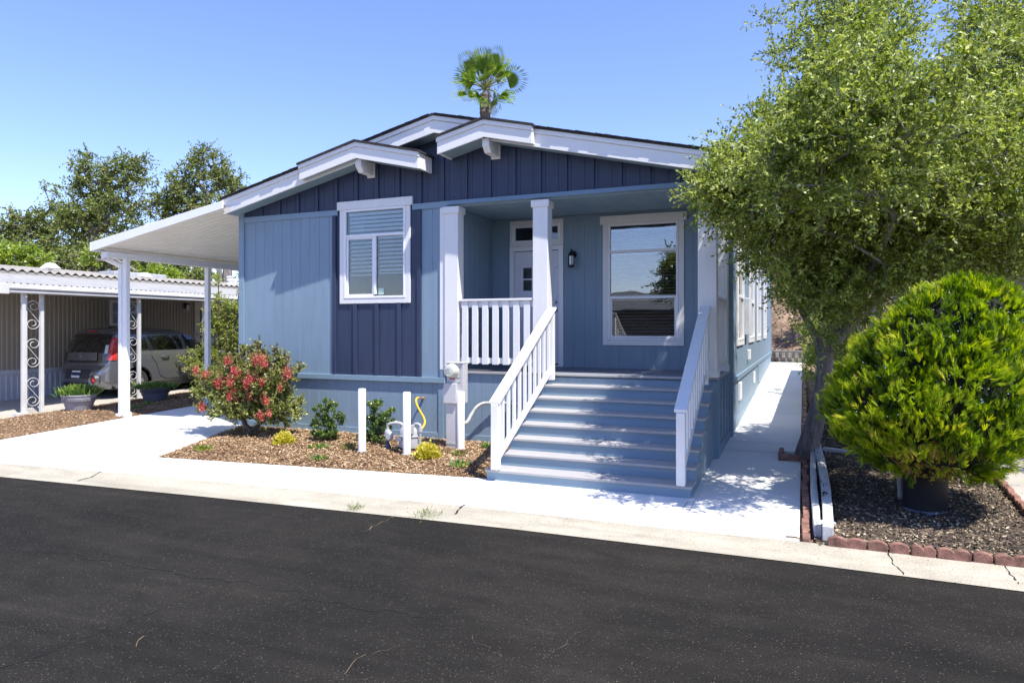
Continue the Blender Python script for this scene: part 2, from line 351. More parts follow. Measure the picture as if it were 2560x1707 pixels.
def text_mesh(name, body, size, M, m, parent, depth=.002):
    c = bpy.data.curves.new(name + '_curve', 'FONT'); c.body = body; c.size = size; c.extrude = depth; c.align_x = 'CENTER'; c.align_y = 'CENTER'
    t = bpy.data.objects.new(name, c); COL.objects.link(t)
    dg = bpy.context.evaluated_depsgraph_get(); me = bpy.data.meshes.new_from_object(t.evaluated_get(dg)); bpy.data.objects.remove(t)
    me.transform(M); me.materials.clear(); me.materials.append(m)
    o = bpy.data.objects.new(name, me); COL.objects.link(o)
    if parent: o.parent = parent; o.matrix_parent_inverse = pinv(parent)
    return o
# ------------------------------------------------------------ the ground, road, kerb, walks
def inside(x, y, poly):
    r = False; n = len(poly)
    for i in range(n):
        (x1, y1), (x2, y2) = poly[i], poly[(i + 1) % n]
        if (y1 > y) != (y2 > y) and x < (x2 - x1) * (y - y1) / (y2 - y1) + x1: r = not r
    return r
def sheet(name, poly, dz, m, kind='structure', thick=0):
    mb = MB(); n = len(poly)
    mb.add([(x, y, G(y) + dz) for x, y in poly], [tuple(range(n))])
    if thick: mb.add([(x, y, G(y) + dz) for x, y in poly] + [(x, y, G(y) + dz - thick) for x, y in poly], [(i, (i + 1) % n, (i + 1) % n + n, i + n) for i in range(n)])
    return tag(mb.build(name, m), kind=kind)
R_ = 420
mb = MB(); ys = [-R_, -3.6, 17, R_]; ys_z = [G(y) - .03 for y in ys]
for i in range(3): mb.quad((-R_, ys[i], ys_z[i]), (R_, ys[i], ys_z[i]), (R_, ys[i + 1], ys_z[i + 1]), (-R_, ys[i + 1], ys_z[i + 1]))
tag(mb.build('ground', EARTH), kind='structure')
asph = [(-60, -5.6), (-14, -4.52), (-9.46, -4.02), (-6.2, -3.79), (-3.73, -3.65), (-2.53, -3.60), (-.02, -3.57), (1.46, -3.60), (8, -3.66), (60, -4)]
cback = [(-60, -5.1), (-14, -4.05), (-10.18, -3.56), (-7.46, -3.31), (-3.55, -3.14), (-.02, -3.08), (1.6, -3.10), (8, -3.16), (60, -3.5)]
# road as a fine grid so that it has slight unevenness
mb = MB()
def aedge(x):                                         # the asphalt meets the concrete in a slightly ragged line
    for (xa, ya), (xb, yb) in zip(asph, asph[1:]):
        if xa <= x <= xb: return ya + (yb - ya) * (x - xa) / (xb - xa)
ex_ = [-60, -30, -18] + [-14 + .07 * k for k in range(315)] + [20, 60]; er = random.Random(21); eo = 0; ep = []
for x in ex_:
    eo = eo * .7 + er.gauss(0, .006); ep.append((x, aedge(x) + .006 + eo))
for (xa, ya), (xb, yb) in zip(ep, ep[1:]):
    mb.quad((xa, ya, -.140), (xb, yb, -.140), (xb, -14, -.150), (xa, -14, -.150))
mb.quad((-60, -14, -.15), (60, -14, -.15), (60, -15.5, -.16), (-60, -15.5, -.16))
road = tag(mb.build('road', ASPH), kind='structure')
mb = MB()
def poly_at(L, x):
    for (xa, ya), (xb, yb) in zip(L, L[1:]):
        if xa <= x <= xb: return ya + (yb - ya) * (x - xa) / (xb - xa)
xs = sorted({p[0] for p in asph} | {p[0] for p in cback} | {float(i) for i in range(-16, 9)})
for xa, xb in zip(xs, xs[1:]):
    q = [(poly_at(asph, x) - .01, poly_at(cback, x)) for x in (xa, xb)]
    for t0, t1, z0, z1 in ((0, .55, -.134, -.128), (.55, 1, -.128, -.104)):
        pt = lambda x, k, t, z: (x, q[k][0] + (q[k][1] - q[k][0]) * t, z)
        mb.quad(pt(xa, 0, t0, z0), pt(xb, 1, t0, z0), pt(xb, 1, t1, z1), pt(xa, 0, t1, z1))
kerb = tag(mb.build('kerb', GUTC), kind='structure')
# concrete: carport drive, walk, side path
sheet('driveway', [(-10.30, -3.55), (-14, -4.03), (-12.45, -2.9), (-12.11, -2.4), (-12.2, -.1), (-12.24, 2), (-12.3, 14), (-9.40, 14), (-9.40, .35), (-8.46, -2.5), (-8.46, -3.385), (-10.18, -3.545)], .004, CONC, thick=.08)
sheet('front_walk', [(-8.452, -3.385), (-8.452, -2.5), (-3.50, -2.015), (-3.40, -2.05), (-1.06, -2.05), (-1.06, -3.12), (-3.55, -3.145), (-7.46, -3.305)], .004, CONC, thick=.08)
sheet('side_path', [(-1.052, -3.12), (-1.052, -2.05), (-1.4, -2.05), (-1.4, 0), (-1.052, .0), (-1.052, 16.3), (-.03, 16.3), (-.03, .78), (-.27, .78), (-.27, .22), (-.03, .20), (-.03, -3.085)], .004, CONC, thick=.08)
for y in (.55, 3.3, 6.3, 9.3, 12.3):
    pass
mb = MB()
for (xa, ya), (xb, yb) in [((-1.04, 1.3), (-.05, 1.32)), ((-1.04, 4.3), (-.05, 4.3)), ((-1.04, 7.4), (-.05, 7.4)), ((-1.04, 10.4), (-.05, 10.4)), ((-1.05, .62), (-.28, .64))]:
    mb.quad((xa, ya, G(ya) + .008), (xb, yb, G(yb) + .008), (xb, yb + .012, G(yb) + .008), (xa, ya + .012, G(ya) + .008))
for (xa, ya), (xb, yb) in [((-3.15, -2.1), (-3.35, -3.14)), ((-1.12, -2.2), (-1.15, -3.12))]:
    mb.quad((xa, ya, G(ya) + .008), (xa + .01, ya, G(ya) + .008), (xb + .01, yb, G(yb) + .008), (xb, yb, G(yb) + .008))
tag(mb.build('path_joint', mat('joint_grout', (.30, .29, .27), .95)), kind='structure')  # narrow grey grout lines across the paths
sheet('neighbour_driveway', [(-14.5, -3.9), (-14.47, -.9), (-14.5, 14), (-24, 14), (-24, -5.0), (-18, -4.5)], .002, OLDC, thick=.06)
sheet('right_driveway', [(2.10, -3.10), (2.06, -1.7), (2.12, .15), (2.3, 3), (2.3, 13), (9, 13), (9, -3.2)], .004, OLDC, thick=.06)
# cracks in the road and the kerb
def crack(name, pts, w, m, z, parent, seed, wob=.05):
    r = random.Random(seed); P = []
    for (xa, ya), (xb, yb) in zip(pts, pts[1:]):
        n = max(2, int(math.hypot(xb - xa, yb - ya) / .035))
        for i in range(n): P.append((xa + (xb - xa) * i / n, ya + (yb - ya) * i / n))
    P.append(pts[-1]); mb = MB(); ox = oy = 0; prev = None
    for i, (x, y) in enumerate(P):
        ox = ox * .8 + r.gauss(0, wob * .3); oy = oy * .8 + r.gauss(0, wob * .3); ww = w * r.uniform(.25, 1.3)
        j = min(i + 1, len(P) - 1); dx, dy = P[j][0] - P[max(i - 1, 0)][0], P[j][1] - P[max(i - 1, 0)][1]; l = math.hypot(dx, dy) or 1
        zz = z(x + ox, y + oy) if callable(z) else z
        a = (x + ox - dy / l * ww, y + oy + dx / l * ww, zz); b = (x + ox + dy / l * ww, y + oy - dx / l * ww, zz)
        if prev and r.random() > .06: mb.quad(prev[0], prev[1], b, a)
        prev = (a, b)
    return mb.build(name, m, parent)
def rz(x, y):
    return -.140 - .010 * (min(max(-3.6 - y, 0) / 10.4, 1)) + .004
def gp(px, py, h=-.14):
    u = (px - CX) / F; v = (YH - py) / F; t = (h - CAMZ) / v
    return ((-_s + u * _c) * t, CAMY + (_c + u * _s) * t)
crk = [([(0, 1225), (150, 1202), (300, 1180)], .012), ([(0, 1245), (180, 1265), (330, 1278)], .009), ([(1003, 1290), (920, 1325), (860, 1350), (790, 1385)], .008),
       ([(0, 1370), (170, 1385), (400, 1428), (560, 1446), (650, 1462), (780, 1490), (960, 1520), (1100, 1540)], .008), ([(1740, 1372), (1735, 1400), (1722, 1430), (1690, 1455)], .007),
       ([(560, 1450), (420, 1510), (290, 1560), (120, 1630), (0, 1670)], .007), ([(790, 1385), (740, 1430), (690, 1470), (560, 1600)], .005),
       ([(950, 1515), (880, 1560), (830, 1620), (800, 1700)], .004), ([(1220, 1560), (1150, 1620), (1100, 1700)], .004), ([(1500, 1570), (1440, 1620), (1400, 1700)], .003), ([(1100, 1540), (1300, 1560), (1500, 1590), (1800, 1610)], .003)]
for k, (pp, wd) in enumerate(crk): crack('crack', [gp(*p) for p in pp], wd * .62, CRACK, rz, road, k, .06)
for k, (pp, wd) in enumerate([([(985, 1292), (930, 1316), (912, 1330)], .010), ([(980, 1400 + 220), (900, 1655), (860, 1690)], .004), ([(1450, 1580), (1360, 1650)], .003), ([(1190, 1585), (1250, 1640)], .003), ([(340, 1615), (370, 1590)], .007)]):
    crack('dusty_crack', [gp(*p) for p in pp], wd * .6, CRACKT, lambda x, y: rz(x, y) + .001, road, 50 + k, .04)
def kz(x, y):
    a, b = poly_at(asph, x) - .01, poly_at(cback, x); t = min(max((y - a) / (b - a), 0), 1)
    return (-.134 + .006 * t / .55 if t < .55 else -.128 + .024 * (t - .55) / .45) + .003
for k, (pp, wd) in enumerate([([(255, 1181), (195, 1200)], .012), ([(1160, 1265), (1138, 1283)], .012), ([(2224, 1385), (2232, 1405), (2250, 1430)], .005), ([(2510, 1418), (2540, 1455)], .006)]):
    crack('kerb_crack', [gp(px, py, -.12) for px, py in pp], wd, CRACK, kz, kerb, 90 + k, .02)
# mulch beds: mounded sheets and loose chips
def bed(name, poly, m, h, cell=.12, seed=1, z0=-.005):
    rg = random.Random(seed); xs_ = [p[0] for p in poly]; ys_ = [p[1] for p in poly]
    nx = int((max(xs_) - min(xs_)) / cell) + 2; ny = int((max(ys_) - min(ys_)) / cell) + 2
    def edge(x, y):
        d = 9
        for i in range(len(poly)):
            (x1, y1), (x2, y2) = poly[i], poly[(i + 1) % len(poly)]; l = (x2 - x1) ** 2 + (y2 - y1) ** 2
            t = max(0, min(1, ((x - x1) * (x2 - x1) + (y - y1) * (y2 - y1)) / l)); d = min(d, math.hypot(x - x1 - t * (x2 - x1), y - y1 - t * (y2 - y1)))
        return d
    def H(x, y):
        d = edge(x, y) if inside(x, y, poly) else 0
        return G(y) + z0 + h * min(1, d / .35) + .02 * math.sin(x * 3.1 + y) * math.sin(y * 4.3 + x * 1.7) * min(1, d / .3) + .008 * math.sin(x * 17 + y * 9) * math.sin(y * 21 - x * 5) * min(1, d / .1)
    bm = bmesh.new(); vs = [bm.verts.new((x, y, H(x, y))) for x, y in poly]; bm.faces.new(vs)
    for i in range(1, nx): 
        x = min(xs_) + i * cell
        bmesh.ops.bisect_plane(bm, geom=bm.verts[:] + bm.edges[:] + bm.faces[:], plane_co=(x, 0, 0), plane_no=(1, 0, 0))
    for j in range(1, ny):
        y = min(ys_) + j * cell
        bmesh.ops.bisect_plane(bm, geom=bm.verts[:] + bm.edges[:] + bm.faces[:], plane_co=(0, y, 0), plane_no=(0, 1, 0))
    for v in bm.verts: v.co.z = H(v.co.x, v.co.y)
    bmesh.ops.recalc_face_normals(bm, faces=bm.faces)
    me = bpy.data.meshes.new(name); bm.to_mesh(me); bm.free(); me.materials.append(m)
    o = bpy.data.objects.new(name, me); COL.objects.link(o); tag(o, kind='structure'); return H
def chips(name, poly, H, n, m, L, W, seed, keep=None):
    rg = np.random.default_rng(seed); xs_ = [p[0] for p in poly]; ys_ = [p[1] for p in poly]; P = []
    while len(P) < n:
        x, y = rg.uniform(min(xs_), max(xs_)), rg.uniform(min(ys_), max(ys_))
        if inside(x, y, poly) and (keep is None or rg.random() < keep(x, y)): P.append((x, y, H(x, y) + rg.uniform(.002, .012)))
    P = np.array(P); a = rg.uniform(0, 2 * math.pi, n); D = np.stack([np.cos(a), np.sin(a), rg.normal(0, .28, n)], 1)
    Nn = np.stack([rg.normal(0, .35, n), rg.normal(0, .35, n), np.ones(n)], 1)
    o = leafmesh(name, P, D, Nn, L * rg.uniform(.35, 1.3, n), W * rg.uniform(.5, 1.6, n), m, None, np.clip(rg.random(n) * .85 + .12 * np.sin(P[:, 0] * 2.3 + P[:, 1] * 3.1) * np.sin(P[:, 1] * 4.7 - P[:, 0]) + .06, 0, 1), fold=.25)
    return o
BED1 = [(-8.46, -2.5), (-9.36, .0), (-9.36, .02), (-5.2, .02), (-1.7, .02), (-3.44, .0), (-3.46, -2.03)]
BED1 = [(-8.455, -2.495), (-9.33, .0), (-3.46, .0), (-3.50, -2.02)]
H1 = bed('mulch_bed', BED1, MULCH, .05, seed=1)
tag(chips('wood_chips', BED1, H1, 34000, CHIP, .058, .013, 1), 'golden brown shredded bark mulch covering the bed in front of the blue house', 'mulch', kind='stuff')
BED2 = [(-12.22, -.1), (-12.13, -2.4), (-12.47, -2.88), (-13.9, -4.0), (-14.5, -3.9), (-14.49, -.9), (-14.52, 8.5), (-12.28, 8.5)]
H2 = bed('mulch_strip', BED2, MULCH, .05, .2, seed=2)
tag(chips('strip_wood_chips', BED2, H2, 22000, CHIP, .055, .013, 2), 'brown bark mulch in the strip between the two driveways', 'mulch', kind='stuff')
BED3 = [(.10, -3.10), (.06, 1.0), (.05, 6), (2.2, 6), (2.05, .15), (1.98, -1.7), (2.02, -3.10)]
H3 = bed('right_mulch_bed', BED3, MULCHD, .03, .12, seed=3)
tag(chips('weathered_wood_chips', BED3, H3, 36000, CHIPD, .040, .016, 3), 'dark and pale weathered bark chips under the potted conifer', 'mulch', kind='stuff')
# hillside and low block wall behind the house
bm = bmesh.new(); gx = [(-30 + i * 1.0) for i in range(70)]; gy = [16.9 + j * .7 for j in range(40)]
hn = random.Random(3)
def hill(x, y):
    t = y - 16.9
    return .58 + min(t, 22) * .34 + .22 * math.sin(x * .9 + y * .7) * min(1, t / 2) + .12 * math.sin(x * 2.7 - y * 1.9) * min(1, t / 2)
vv = [[bm.verts.new((x, y, hill(x, y) + hn.uniform(-.05, .05))) for x in gx] for y in gy]
for j in range(len(gy) - 1):
    for i in range(len(gx) - 1): bm.faces.new((vv[j][i], vv[j][i + 1], vv[j + 1][i + 1], vv[j + 1][i]))
me = bpy.data.meshes.new('hillside'); bm.to_mesh(me); bm.free(); me.materials.append(HILLM)
hb = bpy.data.objects.new('hillside', me); COL.objects.link(hb); tag(hb, kind='structure')
rg = np.random.default_rng(8); n = 9000; P = np.stack([rg.uniform(-4, 5, n), 17 + rg.uniform(0, 8, n) ** 1.0, np.zeros(n)], 1)
cl = (np.sin(P[:, 0] * 3 + P[:, 1] * 2) * np.sin(P[:, 1] * 2.6 - P[:, 0]) > -.1); P = P[cl]; n = len(P); P[:, 2] = [hill(a, b) for a, b, _ in P]
brush = leafmesh('dry_brush', P, rg.normal(size=(n, 3)) * [1, 1, .3] + [0, 0, .8], rg.normal(size=(n, 3)), rg.uniform(.1, .35, n), .02, leafmat('dry_brush_stem', [(0, (.05, .03, .02)), (.6, (.17, .09, .06)), (1, (.34, .22, .14))], .1), None, rg.random(n))
tag(brush, 'dry brown brush lying on the hillside behind the house', 'brush', kind='stuff')
bw = thing('block_wall', (-.6, 16.5, G(16.5)), 'low grey block retaining wall at the far end of the side path', 'wall')
mb = MB(); r = random.Random(5)
for k in range(2):
    for i in range(28):
        x = -3.4 + i * .21 + (k % 2) * .1; z = G(16.5) - .05 + k * .20
        d = r.uniform(0, .06); mb.ext([(x + .004, 16.45 - d), (x + .10, 16.40 - d), (x + .20, 16.45 - d), (x + .20, 16.65), (x + .004, 16.65)], 2, z, z + .185)
mb.build('block_course', BLOCKM, bw, bevel=.01)
mb = MB(); mb.box(-3.4, 2.6, 16.44, 16.68, G(16.5) + .34, G(16.5) + .40); mb.build('wall_cap', BLOCKM, bw, bevel=.01)
# ------------------------------------------------------------ the blue house
RX = -5.2
def zt(x): return 5.0 - .233 * abs(x - RX)
HOME = thing('manufactured_home', (-5.2, 0, 0), 'blue single storey home with navy gable, white trim and a recessed porch', 'house')
FR = lambda u, n, z: (u, -n, z)                       # the street front
BK = lambda u, n, z: (u, 1.65 - n, z)                 # the porch back wall
SD = lambda u, n, z: (-1.03 + n, u, z)                # the long right side
def part(name, m, fill, T=None, parent=None, split=False, **k):
    mb = MB(T); fill(mb)
    if not split: return mb.build(name, m, parent or HOME, **k)
    g = mb.g + [(len(mb.v), len(mb.f))]
    for (a, fa), (b, fb) in zip(g, g[1:]):             # every piece an object of its own
        q = MB(); q.v = mb.v[a:b]; q.f = [tuple(i - a for i in t) for t in mb.f[fa:fb]]; o = q.build(name, m, parent or HOME, **k)
    return o
def f(mb):
    grooved(mb, -9.30, -7.32, .93, 3.66); grooved(mb, -5.60, -5.20, .93, 3.66)
part('front_wall', BLUE, f, FR, split=True)
def f(mb):
    grooved(mb, -7.32, -7.10, .93, 3.72, .4, .2); grooved(mb, -5.90, -5.60, .93, 3.72, .4, .2); grooved(mb, -7.10, -5.90, .93, 2.235, .4, .2); 
    grooved(mb, -9.30, -1.03, 3.69, lambda u: zt(u) - .245, .2, .1, .01, .005, (RX,))
part('navy_wall', NAVY, f, FR)
def f(mb):
    for x in (-7.28, -6.86, -6.435, -6.01, -5.635): mb.box(x - .034, x + .034, 0, .032, .955, 2.16 if -7.2 < x < -5.8 else 3.64)
    x = -8.86
    while x < -1.25:
        top = zt(x) - .27
        if not (-7.25 < x < -5.72): mb.box(x - .03, x + .03, 0, .026, 3.735, top)
        else: mb.box(x - .03, x + .03, 0, .026, 3.85, top)
        x += .405
part('batten', NAVY, f, FR, bevel=.003, split=True)
part('skirting', BLUE, lambda mb: (grooved(mb, -9.30, -5.17, .0, .94, .2, 0), grooved(mb, -5.17, -3.40, .0, 1.06, .2, .05), grooved(mb, -3.40, -1.06, .0, 1.06)), FR)
part('footing', CONC, lambda mb: mb.box(-9.36, -3.46, -.05, .03, -.08, .012), FR)
def f(mb):
    mb.box(-9.37, -9.25, 0, .026, 0, 3.80); mb.box(-9.245, -7.215, 0, .024, 3.638, 3.732); mb.box(-5.762, -5.262, 0, .024, 3.638, 3.732)
    mb.box(-5.262, -1.03, -.10, .028, 3.636, 3.735)
    mb.box(-9.245, -5.165, 0, .045, .888, .972); mb.box(-9.245, -5.30, 0, .020, .014, .105); mb.box(-5.15, -3.47, 0, .018, .014, .105)
    mb.box(-5.29, -5.20, 0, .020, .014, .886); mb.box(-5.252, -5.165, 0, .026, .974, 1.095)
part('belt_trim', BTRIM, f, FR, bevel=.003)
def f(mb):                                            # the plain left and rear walls
    mb.add([(-9.34, 0, 0), (-9.34, 16, .3), (-9.34, 16, 3.95), (-9.34, 0, 3.95)], [(0, 1, 2, 3)])
    mb.add([(-9.34, 16, .3), (-1.03, 16, .3), (-1.03, 16, 3.95), (RX, 16, 4.95), (-9.34, 16, 3.95)], [(0, 1, 2, 3, 4)])
part('outer_wall', BLUE, f)
# roof: shingle slabs, rake boards, soffits
def f(mb):
    mb.ext([(-9.46, zt(-9.46) - .01), (RX, zt(RX) - .01), (-.96, zt(-.96) - .01), (-.96, zt(-.96) + .018), (RX, zt(RX) + .02), (-9.46, zt(-9.46) + .018)], 1, -.375, 16.15)
roof = part('roof', SHINGLE, f)
def shing(mb, x, x1):                                 # uneven shingle course edges on the rakes
    r = random.Random(4)
    while x < x1:
        e = min(x + .14, -.96)
        if not (x < RX < e): mb.ext([(x, zt(x) + .017), (e, zt(e) + .017), (e, zt(e) + .026), (x, zt(x) + .026 + r.uniform(0, .008))], 1, -.385 - r.uniform(0, .015), -.2)
        x += .14
part('shingle_edge', SHINGLE, lambda mb: shing(mb, -9.46, -5.4), parent=roof); part('shingle_edge', SHINGLE, lambda mb: shing(mb, -5.16, -.98), parent=roof)
def band(mb, xa, xb, zf, a, b, y0, y1, apex=None):
    for p, q in ([(xa, apex), (apex, xb)] if apex is not None else [(xa, xb)]):
        mb.ext([(p, zf(p) - b), (q, zf(q) - b), (q, zf(q) - a), (p, zf(p) - a)], 1, y0, y1)
part('rake_board', WHITE, lambda mb: band(mb, -9.42, -1.0, zt, .080, .270, -.335, -.305, RX), bevel=.003)
part('rake_trim', WHITE, lambda mb: band(mb, -9.43, -.99, zt, .011, .078, -.355, -.305, RX), bevel=.003)
part('soffit', BSOFF, lambda mb: (band(mb, -9.42, -1.0, zt, .235, .25, -.303, -.003, RX)))
def dormer(xa, ap, xb, zap, inner):
    zf = lambda x: zap - .235 * abs(x - ap)
    nd = part('gable_overlay', WHITE, lambda mb: band(mb, xa, xb, zf, .080, .262, -.455, -.425, ap), bevel=.003)
    part('overlay_trim', WHITE, lambda mb: band(mb, xa - .01, xb + .01, zf, .011, .078, -.475, -.425, ap), parent=nd, bevel=.003)
    part('overlay_soffit', BSOFF, lambda mb: band(mb, xa + .03, xb - .03, zf, .215, .24, -.423, -.022, ap), parent=nd)
    def g(mb):
        for x0, x1, io in ((xa, xa + .03, inner == 'a'), (xb - .03, xb, inner == 'b')):
            z = zf(x0 if x1 < ap else x1); mb.ext([(-.424, z - .25), (-.022 if io else -.30, z - .25), (-.022 if io else -.30, z - .012), (-.424, z - .012)], 0, x0, x1)
    part('overlay_return', WHITE, g, parent=nd, bevel=.002, split=True)
    def g(mb):
        mb.ext([(xa - .03, zf(xa - .03) - .010), (ap, zap - .010), (xb + .03, zf(xb + .03) - .010), (xb + .03, zf(xb + .03) + .022), (ap, zap + .026), (xa - .03, zf(xa - .03) + .022)], 1, -.495, -.01)
    part('overlay_shingles', SHINGLE, g, parent=nd)
    def g(mb):
        z = zap - .262
        mb.ext([(-.385, z - .11), (-.385, z + .0), (-.03, z + .0), (-.03, z - .20), (-.30, z - .20)], 0, ap - .055, ap + .055)
    cb = part('corbel', WHITE, g, bevel=.004)
    part('corbel_plate', WHITE, lambda mb: mb.box(ap - .075, ap + .075, -.028, .02, zap - .49, zap - .262), parent=cb, bevel=.004)
dormer(-7.65, -6.54, -5.40, 4.705, 'b')
dormer(-5.07, -4.30, -3.545, 4.800, 'a')
part('eave_fascia', WHITE, lambda mb: (mb.box(-1.0, -.975, -.33, 16.1, 3.80, 4.0), mb.box(-9.44, -9.425, -.33, 16.1, 3.78, 4.0)), bevel=.003, split=True)
part('eave_gutter', ALU, lambda mb: mb.ext([(-.975, 3.90), (-.90, 3.90), (-.88, 4.0), (-.89, 4.0), (-.91, 3.915), (-.975, 3.915)], 1, -.33, 16.1))
# windows
def window(T, u0, u1, z0, z1, rails, m_glass, panes, header=.045, side=.09, trim_m=WHITEV, blinds=(), slats=.052, hw=.019, name='window', bottom=.085, vfr=.035, topband=True, curtain=False):
    mb = MB(T); a, b, c, d = u0 + side, u1 - side, z0 + bottom, z1 - (0 if topband else side)
    mb.box(a, a + vfr, -.02, .032, c, d); mb.box(b - vfr, b, -.02, .032, c, d); mb.box(a + vfr, b - vfr, -.02, .032, c, c + vfr); mb.box(a + vfr, b - vfr, -.02, .032, d - vfr, d)
    for rr in rails:
        if rr[0] == 'h': mb.box(a + vfr, b - vfr, -.02, .028, rr[1] - .022, rr[1] + .022)
        else: mb.box(rr[1] - .022, rr[1] + .022, -.02, .026, rr[2] + .022, rr[3] - .022)
    w_ = mb.build(name, VINYL, HOME, bevel=.003)
    mb = MB(T); mb.box(u0, a - .002, 0, .026, z0, d); mb.box(b + .002, u1, 0, .026, z0, d); mb.box(a - .002, b + .002, 0, .026, z0, c - .002)
    if topband: mb.box(u0 - header, u1 + header, 0, .042, d + .002, d + .14)
    else: mb.box(a - .002, b + .002, 0, .026, d + .002, z1); mb.box(u0, a - .002, 0, .0262, d, z1); mb.box(b + .002, u1, 0, .0262, d, z1)
    mb.build('window_trim', trim_m, w_, bevel=.003)
    for p in panes:
        mb = MB(T); mb.box(p[0], p[1], -.008, -.004, p[2], p[3]); mb.build('window_pane', m_glass, w_)
    if blinds:
        mb = MB(T)
        for (p0, p1, q0, q1, tilt) in blinds:
            z = q1 - .02
            mb.box(p0, p1, -.075, -.035, q1 - .03, q1)
            while z > q0 + .02:
                c_, s_ = math.cos(tilt) * hw, math.sin(tilt) * hw
                mb.add([(p0 + .01, -.055 - c_, z + s_), (p1 - .01, -.055 - c_, z + s_), (p1 - .01, -.055 + c_, z - s_), (p0 + .01, -.055 + c_, z - s_)], [(0, 1, 2, 3)])
                z -= slats
            mb.box(p0 + .01, p1 - .01, -.07, -.045, q0, q0 + .018)
        mb.build('blind', BLIND, w_)
    return w_
W1 = window(FR, -7.165, -5.80, 2.155, 3.715, [('h', 3.275), ('v', -6.47, 2.28, 3.275)], GLASSP,
            [(-7.05, -5.915, 3.29, 3.69), (-7.03, -6.49, 2.27, 3.255), (-6.45, -5.92, 2.27, 3.255)],
            blinds=[(-7.02, -5.93, 3.30, 3.66, 1.15), (-7.0, -6.50, 2.62, 3.25, .85), (-6.44, -5.93, 2.64, 3.25, .85)], slats=.066, hw=.025)
part('sash', VINYL, lambda mb: (mb.box(-7.035, -7.00, -.018, .012, 2.275, 3.252), mb.box(-6.527, -6.495, -.018, .012, 2.275, 3.252), mb.box(-7.0, -6.527, -.018, .012, 2.275, 2.31), mb.box(-7.0, -6.527, -.018, .012, 3.22, 3.252)), FR, W1, bevel=.002)
part('sticker', PAPER, lambda mb: mb.box(-6.41, -6.31, -.003, -.001, 2.30, 2.40), FR, W1)
W2 = window(BK, -3.08, -1.75, 1.466, 3.47, [('h', 3.013), ('h', 2.254)], GLASSR, [(-2.965, -1.87, 3.03, 3.44), (-2.965, -1.87, 2.27, 2.995), (-2.965, -1.87, 1.58, 2.235)],
            blinds=[(-2.95, -1.88, 3.04, 3.38, .35), (-2.95, -1.88, 2.28, 2.99, .3), (-2.95, -1.88, 1.60, 2.23, .3)])
part('sash', VINYL, lambda mb: (mb.box(-2.955, -2.925, -.015, .01, 1.59, 2.23), mb.box(-1.905, -1.875, -.015, .01, 1.59, 2.23), mb.box(-2.925, -1.905, -.015, .01, 1.59, 1.62)), BK, W2, bevel=.002)
part('dark_backing', DARKIN, lambda mb: (mb.box(-7.6, -5.5, 1.4, 1.45, 1.2, 3.9), mb.box(-7.62, -7.60, .12, 1.45, 1.2, 3.9), mb.box(-5.5, -5.48, .12, 1.45, 1.2, 3.9),  # near-black panels: the darkness of unlit rooms put into their colour
     mb.box(-4.9, -1.4, 3.2, 3.22, 1.1, 3.9), mb.box(-9, -1.3, 1.9, 15, 1.0, 1.05)))
# porch
BKT = 3.662
def f(mb):
    grooved(mb, -5.10, -4.70, 1.08, BKT); grooved(mb, -4.70, -3.85, 3.52, BKT); grooved(mb, -3.85, -3.0, 1.08, BKT, .2); grooved(mb, -3.0, -1.83, 1.08, 1.54); grooved(mb, -3.0, -1.83, 3.47, BKT); grooved(mb, -1.83, -1.03, 1.08, BKT)
part('porch_wall', BLUE, f, BK)
part('porch_side_wall', BLUE, lambda mb: grooved(mb, .02, 1.65, 1.08, BKT), lambda u, n, z: (-5.10 + n, u, z))
part('porch_ceiling', BSOFF, lambda mb: grooved(mb, -5.12, -1.03, -.10, 1.66, .4, 0, .006, .002), lambda u, n, z: (u, z, 3.660 - n))
part('porch_trim', BTRIM, lambda mb: (mb.box(-5.07, -1.06, 0, .02, 3.55, 3.657), mb.box(-5.098, -5.06, 0, .018, 1.09, 3.548)), BK, bevel=.003)
part('porch_side_trim', BTRIM, lambda mb: mb.box(-5.10, -5.08, .16, 1.62, 3.55, 3.657), bevel=.003)
def f(mb):
    x = -5.09; r = random.Random(2)
    while x < -1.08:
        mb.box(x, min(x + .138, -1.065), -.008, 1.63, 1.052, 1.083 + r.uniform(0, .0015)); x += .144
part('deck_boards', DECKM, f)
part('deck_nosing', GREYT, lambda mb: (mb.box(-5.16, -3.70, -.035, -.010, 1.050, 1.088), mb.box(-3.47, -1.10, -.055, -.010, 1.055, 1.088), mb.box(-1.10, -1.045, -.03, 1.64, 1.055, 1.088)), bevel=.004)
def f(mb):
    grooved(mb, 0, 1.66, lambda u: G(u) + .0, 1.05, .2)
ps = part('porch_skirting', BTRIM, f, lambda u, n, z: (-1.06 + n, u, z))
def f(mb):
    for y in (.05, .45, .85, 1.25, 1.6): mb.box(y - .03, y + .03, 0, .018, .13 + G(y), 1.045)
    mb.box(-.0, 1.66, 0, .02, .0, .13 + .03)
part('skirting_batten', BTRIM, f, lambda u, n, z: (-1.06 + n, u, z), ps, bevel=.003)
part('skirting_post', BTRIM, lambda mb: mb.box(-1.30, -1.058, -.022, -.001, 0, 1.045), parent=ps)
def column(x0, x1, pilaster=False):
    y0, y1 = -.055, .145
    c = part('porch_column', WHITEV, lambda mb: mb.box(x0, x1, y0, y1, 1.088, 3.634), bevel=.005)
    part('column_cap', WHITE, lambda mb: mb.box(x0 - .022, x1 + .022, y0 - .022, y1 + .022, 3.53, 3.635), parent=c, bevel=.004)
    if not pilaster: part('column_base', WHITE, lambda mb: mb.box(x0 - .022, x1 + .022, y0 - .022, y1 + .022, 1.089, 1.19), parent=c, bevel=.004)
    return c
column(-5.158, -4.925, True); column(-3.685, -3.45); column(-1.306, -1.062)
part('column_side_trim', WHITEV, lambda mb: mb.box(-5.258, -5.16, -.03, 0, 1.097, 3.634), bevel=.004)
